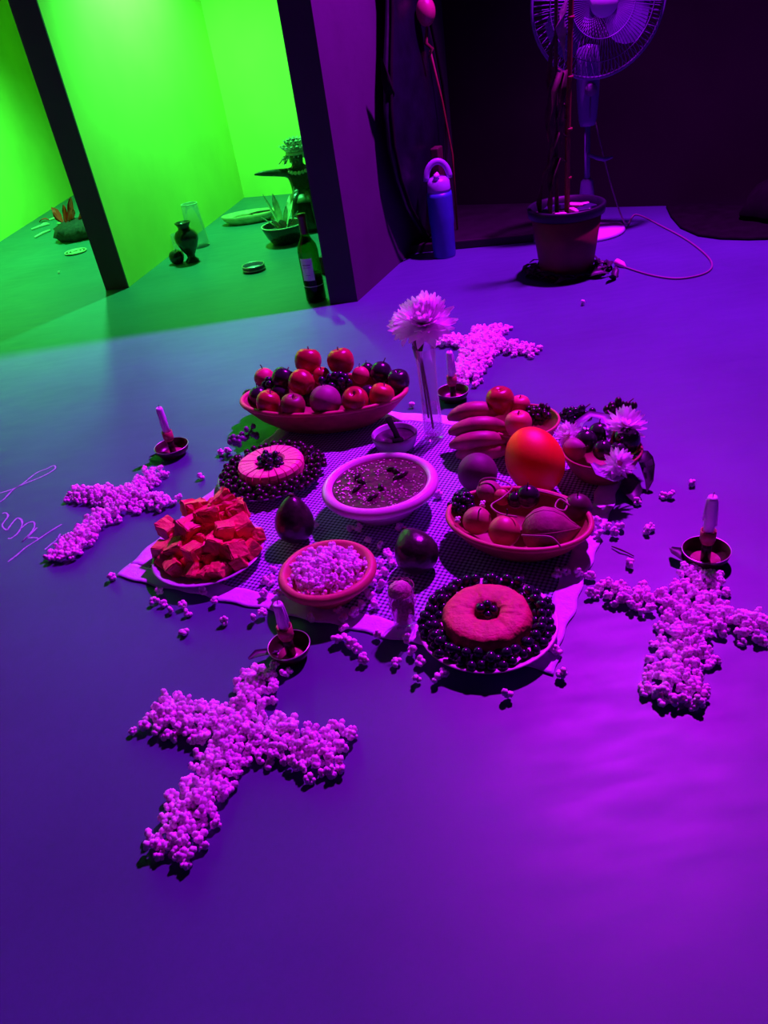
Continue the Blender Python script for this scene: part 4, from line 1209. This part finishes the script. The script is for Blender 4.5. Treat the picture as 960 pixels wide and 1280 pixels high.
# round ornament on a string
P = Vector((0.445, 3.34, 0.845))
t = thing('hanging_ornament', 'dark pink egg shaped ornament hanging before the black wall', 'ornament', P)
MB().lathe([(a * .036, (b_ - 1) * .048) for a, b_ in ROUND], 22).build('ornament_body', M_pinkball, t)
MB().tube([(0, 0, .045), (0, 0, 1.6)], .0015, 5).build('string', M_fabric_shade, t)
MB().tube([(0, 0, -.046), (-.01, 0, -.10), (.012, 0, -.12), (-.004, 0, -.15)], [.004, .008, .007, .003], 6).build('tassel', M_potred, t)
# block and stick behind the flask
Q = G(556, 300)
o = bevel(MB().box((0, 0, .18), (.060, .034, .36)).build('brown_block', M_woodd, None, (.432, 3.285, .036), (0, 0, 1.107), smooth=False), .005)
tag(o, 'brown upright block standing behind the blue flask', 'block')
o = MB().tube([(0, 0, 0), (.004, .0, .3), (-.02, .0, .5), (-.05, 0, .68)], .004, 6).build('thin_cane', M_redstem, None, (.51, 3.42, .036))
tag(o, 'thin brown cane standing behind the blue flask', 'cane')

# blue flask
P = G(556, 320)
t = thing('drink_flask', 'blue insulated flask with lilac lid and carrying loop', 'flask', P)
fr2 = .050
MB().lathe([(0, 0), (fr2 * .88, 0), (fr2 * .92, .008), (fr2 * .94, .12), (fr2, .14), (fr2, .235), (fr2 * .96, .25), (0, .255)], 32).build('flask_body', M_blue, t)
lid_ = MB().lathe([(0, .250), (fr2 * .90, .250), (fr2 * .92, .262), (fr2 * .88, .29), (fr2 * .6, .305), (0, .308)], 28).build('lid', M_bluelid, t)
MB().tube([(-.012, -.03, .300), (-.010, -.03, .315), (.0, -.028, .320)], [.010, .011, .010], 8).build('spout_cap', M_fanbase, lid_)
MB().tube([(math.cos(a) * .046, 0, .295 + math.sin(a) * .066) for a in np.linspace(0, PI, 16)], .0075, 8, flat=1.6).build('carry_loop', M_bluelid, lid_)

# plant pot
P = G(708, 340)
t = thing('flower_pot', 'brown plastic flower pot with dark rim holding a tall cane', 'pot', P)
pr2 = .128
pw_ = MB().lathe([(0, 0), (.088, 0), (.092, .006), (.119, .198), (.116, .200), (.112, .198), (.110, .19), (0, .185)], 40).build('pot_wall', M_potred, t)
MB().lathe([(.118, .200), (.130, .204), (.134, .232), (.130, .236), (.120, .234), (.116, .205)], 40).build('pot_rim', mat('black_pot_rim', (.008, .008, .02), .45, .3, 30, spec=.3), pw_)
MB().lathe([(0, .206), (.06, .208), (.119, .206), (.119, .201), (0, .201)], 32, fn=lambda a, z: 1).build('soil', M_soil, t)
rr = np.random.default_rng(31)
BITS = [(.02, -.03, 'pink'), (-.035, -.055, 'pink'), (.045, .045, 'pink'), (.07, .03, 'pink'), (-.075, -.01, 'blue'), (-.05, .04, 'blue'), (.05, -.04, 'blue'), (.08, -.01, 'blue'), (.0, .06, 'blue')]
for k, (x, y, cc) in enumerate(BITS):
    o = bevel(MB().box((0, 0, 0), (.040, .022, .016) if cc == 'pink' else (.05, .03, .02)).build('wrapper_scrap' if cc == 'pink' else 'stone_chip', M_bits if cc == 'pink' else M_liner, None, (P.x + x, P.y + y, .215), (rr.uniform(-.2, .2), rr.uniform(-.2, .2), rr.uniform(0, 3)), smooth=False), .004)
    if cc == 'pink': tag(o, ('pink wrapper scrap right at the cane foot in the pot', 'pink wrapper scrap left of the cane in the pot', 'pink wrapper scrap at back of the pot', 'pink wrapper scrap at back right rim of the pot')[k], 'wrapper', 'wrapper scraps in the pot')
    else: tag(o, 'dark blue stone chip on the soil of the brown pot', 'stone', 'stone chips in the pot')
cane = thing('potted_cane', 'tall reddish bamboo cane with withered leaves rising from the pot', 'plant', (P.x, P.y - .01, .2))
MB().tube([(0, 0, 0), (.004, .004, .25), (.012, .006, .5), (.022, .008, .8), (.03, .01, 1.1)], [.0095, .009, .0085, .008, .007], 8).build('cane_stem', M_redstem, cane)
MB().tube([(-.03, .02, 0), (-.032, .02, .3), (-.026, .02, .62), (-.03, .02, 1.0)], [.0075, .007, .006, .005], 7).build('cane_stem', mat('dark_cane', (.05, .02, .02), .7, .3, 30), cane)
for z in (.12, .27, .42, .58, .74):
    MB().tube([(.004 + z * .018, .004, z - .004), (.004 + z * .018, .004, z + .004)], .0112, 8).build('cane_node', M_redstem, cane)
for k in range(9):
    a = rr.uniform(PI * .6, PI * 1.5); z = rr.uniform(.16, .55); l = rr.uniform(.06, .11)
    dx, dy = math.cos(a) * l, math.sin(a) * l * .5
    leaf('withered_leaf', None, None, [(0, 0, z), (dx * .4, dy * .4, z + .02), (dx * .75, dy * .75, z - .03), (dx * .9, dy * .9, z - .12), (dx * .85, dy * .85, z - .19)], .030, mat('withered_leaf', (.055, .028, .022), .8, .4, 50) if 'withered_leaf' not in MATS else MATS['withered_leaf'], parent=cane)
leaf('withered_leaf', None, None, [(-.005, -.02, .63), (-.02, -.03, .60), (-.028, -.035, .56), (-.02, -.035, .50), (-.015, -.035, .46)], .035, mat('pale_dry_leaf', (.20, .12, .22), .7, .3, 40), parent=cane)
# wreath of dry leaves around the pot foot
wr_ = thing('leaf_wreath', 'ring of dark dry leaves lying around the flower pot foot', 'wreath', (P.x, P.y, 0))
lm = leaf('wreath_leaf', None, None, [(-.035, 0, .002), (-.012, 0, .014), (.012, 0, .016), (.038, 0, .004)], .030, M_dryleaf, parent=wr_)
lme = lm.data
bpy.data.objects.remove(lm)
for k in range(64):
    a = rr.uniform(0, 6.28); q = rr.uniform(.10, .145)
    inst('wreath_leaf', lme, wr_, (math.cos(a) * q, math.sin(a) * q, rr.uniform(.004, .016)), (rr.uniform(-.4, .4), rr.uniform(-.4, .4), a + 1.57 + rr.uniform(-.7, .7)), rr.uniform(.6, 1.1))
for (px, py) in ((768, 345), (764, 352), (757, 336)):
    q = G(px, py) - P
    inst('wreath_leaf', lme, wr_, (q.x, q.y, .006), (.3, -.5, rr.uniform(0, 6)), .9)

# pedestal fan
P = G(733, 291)
t = thing('pedestal_fan', 'white pedestal fan standing behind the potted cane', 'fan', P)
MB().lathe([(0, 0), (.150, 0), (.154, .006), (.148, .016), (.10, .026), (.04, .036), (0, .040)], 44).build('base_disc', M_fanbase, t)
MB().tube([(0, 0, .03), (0, 0, .42)], .011, 12).build('pole', M_fan_dim, t)
MB().lathe([(.012, .03), (.040, .035), (.034, .10), (.024, .20), (.014, .21)], 20).build('pole_collar', M_fan_dim, t)
col_ = MB().lathe([(0, .395), (.028, .40), (.034, .42), (.042, .50), (.044, .60), (.040, .66), (0, .67)], 20, 1, .7).build('control_column', M_fan_dim, t)
MB().lathe([(0, 0), (.022, 0), (.022, .012), (.018, .018), (0, .018)], 20, rot=(PI / 2, 0, 0), c=(0, -.030, .525)).build('speed_knob', M_fanknob, col_)
MB().tube([(0, -.030, .43), (0, -.031, .50)], .002, 5).build('column_groove', M_fanknob, col_)
hz, hy, fr3 = .800, -.06, .232
face = (0.06)
def ringpts(r, y, n=56): return [(r * math.cos(2 * PI * k / n), y, hz + r * math.sin(2 * PI * k / n)) for k in range(n)]
cg_ = MB().tube(ringpts(fr3, hy - .05), .006, 8, True).build('cage_rim', M_fan_dim, t)
mb = MB()
for k in range(96):
    a = 2 * PI * k / 96
    ca, sa = math.cos(a), math.sin(a)
    mb.tube([(ca * .05, hy - .105, hz + sa * .05), (ca * .14, hy - .098, hz + sa * .14), (ca * .205, hy - .080, hz + sa * .205), (ca * fr3, hy - .05, hz + sa * fr3)], .0013, 4)
mb.tube(ringpts(.11, hy - .102), .0016, 4, True).tube(ringpts(.18, hy - .090), .0016, 4, True)
tag(mb.build('front_grille_wires', M_fan_dim, cg_), kind='stuff')
mb = MB()
for k in range(60):
    a = 2 * PI * (k + .5) / 60
    ca, sa = math.cos(a), math.sin(a)
    mb.tube([(ca * .05, hy + .03, hz + sa * .05), (ca * .17, hy + .012, hz + sa * .17), (ca * fr3, hy - .05, hz + sa * fr3)], .0013, 4)
tag(mb.build('rear_grille_wires', M_fan_dim, cg_), kind='stuff')
MB().lathe([(0, 0), (.045, 0), (.05, .008), (.045, .014), (0, .016)], 24, rot=(PI / 2, 0, 0), c=(0, hy - .098, hz)).build('centre_badge', M_fanbase, cg_)
MB().lathe([(0, -.06), (.05, -.05), (.062, 0), (.055, .05), (0, .06)], 20, rot=(PI / 2, 0, 0), c=(0, .05, hz)).build('motor_housing', M_fan_dim, t)
for k in range(3):
    a0 = 2 * PI * k / 3 - .75
    vs, fs = [], []
    for i in range(7):
        u = i / 6
        rr_ = .04 + .155 * u
        for j in range(5):
            w = (j / 4 - .5)
            a = a0 + w * (.55 + .75 * math.sin(PI * min(1, u * .8 + .1))) + .35 * u
            vs.append((rr_ * math.cos(a), hy - .03 + .045 * w, hz + rr_ * math.sin(a)))
    for i in range(6):
        for j in range(4):
            q = i * 5 + j
            fs.append((q, q + 1, q + 6, q + 5))
    n = len(vs)
    vs += [(x, y + .003, z) for x, y, z in vs]
    fs += [tuple(n + q for q in f[::-1]) for f in fs]
    MB().add(vs, fs).build('fan_blade', mat('clear_blue_blade', (.09, .09, .24), .35, .05, 10) if 'clear_blue_blade' not in MATS else MATS['clear_blue_blade'], t)
MB().tube([(0, -.014, .30), (.03, -.03, .285), (.06, -.03, .275), (.09, -.03, .28)], [.006, .008, .008, .005], 6).build('tied_cord', M_fan_dim, t)
# fan cable with plug
CP = [(741, 132, .50), (748, 170, .36), (762, 215, .20), (774, 250, .06), (795, 268, .004), (828, 283, .004), (862, 302, .004), (888, 325, .004), (884, 340, .004), (850, 348, .004), (815, 344, .004), (782, 334, .004)]
P0 = P.copy()
pts = [P + Vector((.035, .02, .41)), P + Vector((.06, .0, .30)), P + Vector((.10, -.03, .14)), P + Vector((.15, -.04, .02))] + [G(*c_) for c_ in CP[4:]]
pts = [p - P0 for p in pts]
sm = []
for i in range(len(pts) - 1):
    a, b_, c_, d_ = pts[max(i - 1, 0)], pts[i], pts[i + 1], pts[min(i + 2, len(pts) - 1)]
    for s in range(6):
        u = s / 6
        q = .5 * ((2 * b_) + (c_ - a) * u + (2 * a - 5 * b_ + 4 * c_ - d_) * u * u + (3 * b_ - a - 3 * c_ + d_) * u ** 3)
        q.z = max(q.z, .003)
        sm.append(q)
sm.append(pts[-1])
cb = thing('fan_cable', 'thin grey fan cable looping over floor right of the pot', 'cable', P0)
MB().tube(sm, .0032, 6).build('wire', M_cable, cb)
e1 = sm[-1]; dd = (sm[-1] - sm[-3]).normalized()
MB().tube([e1, e1 + dd * .02 + Vector((0, 0, .006)), e1 + dd * .05 + Vector((0, 0, .008))], [.004, .011, .013], 8).build('plug', M_bits, cb)
# dark sheet painted as a soft floor shadow, and bag at the right edge
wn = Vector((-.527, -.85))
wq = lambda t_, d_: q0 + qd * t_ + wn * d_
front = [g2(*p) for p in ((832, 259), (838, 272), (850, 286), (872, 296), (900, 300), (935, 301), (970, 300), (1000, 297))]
rg = bevel(MB().prism([wq(1.10, .025)] + front + [wq(1.80, .025)], 0, .012).build('floor_shadow_patch', M_fabric_shade, None, smooth=False), .006)
tag(rg, 'dark sheet painted as shadow on floor along the black wall at right', 'cloth')
hp = MB().lathe([(0, 0), (.15, 0), (.16, .02), (.14, .07), (.11, .11), (.06, .14), (0, .15)], 32, 1.0, .8, fn=lambda a, z: 1 + .09 * math.sin(a * 3 + z * 8) + .05 * math.sin(a * 7 - z * 22))
bp_ = wq(1.56, .22)
o = hp.build('black_bag', M_fabric_shade, None, (bp_.x, bp_.y, .0125))
tag(o, 'slumped black cloth bag at right edge by the black wall', 'bag')
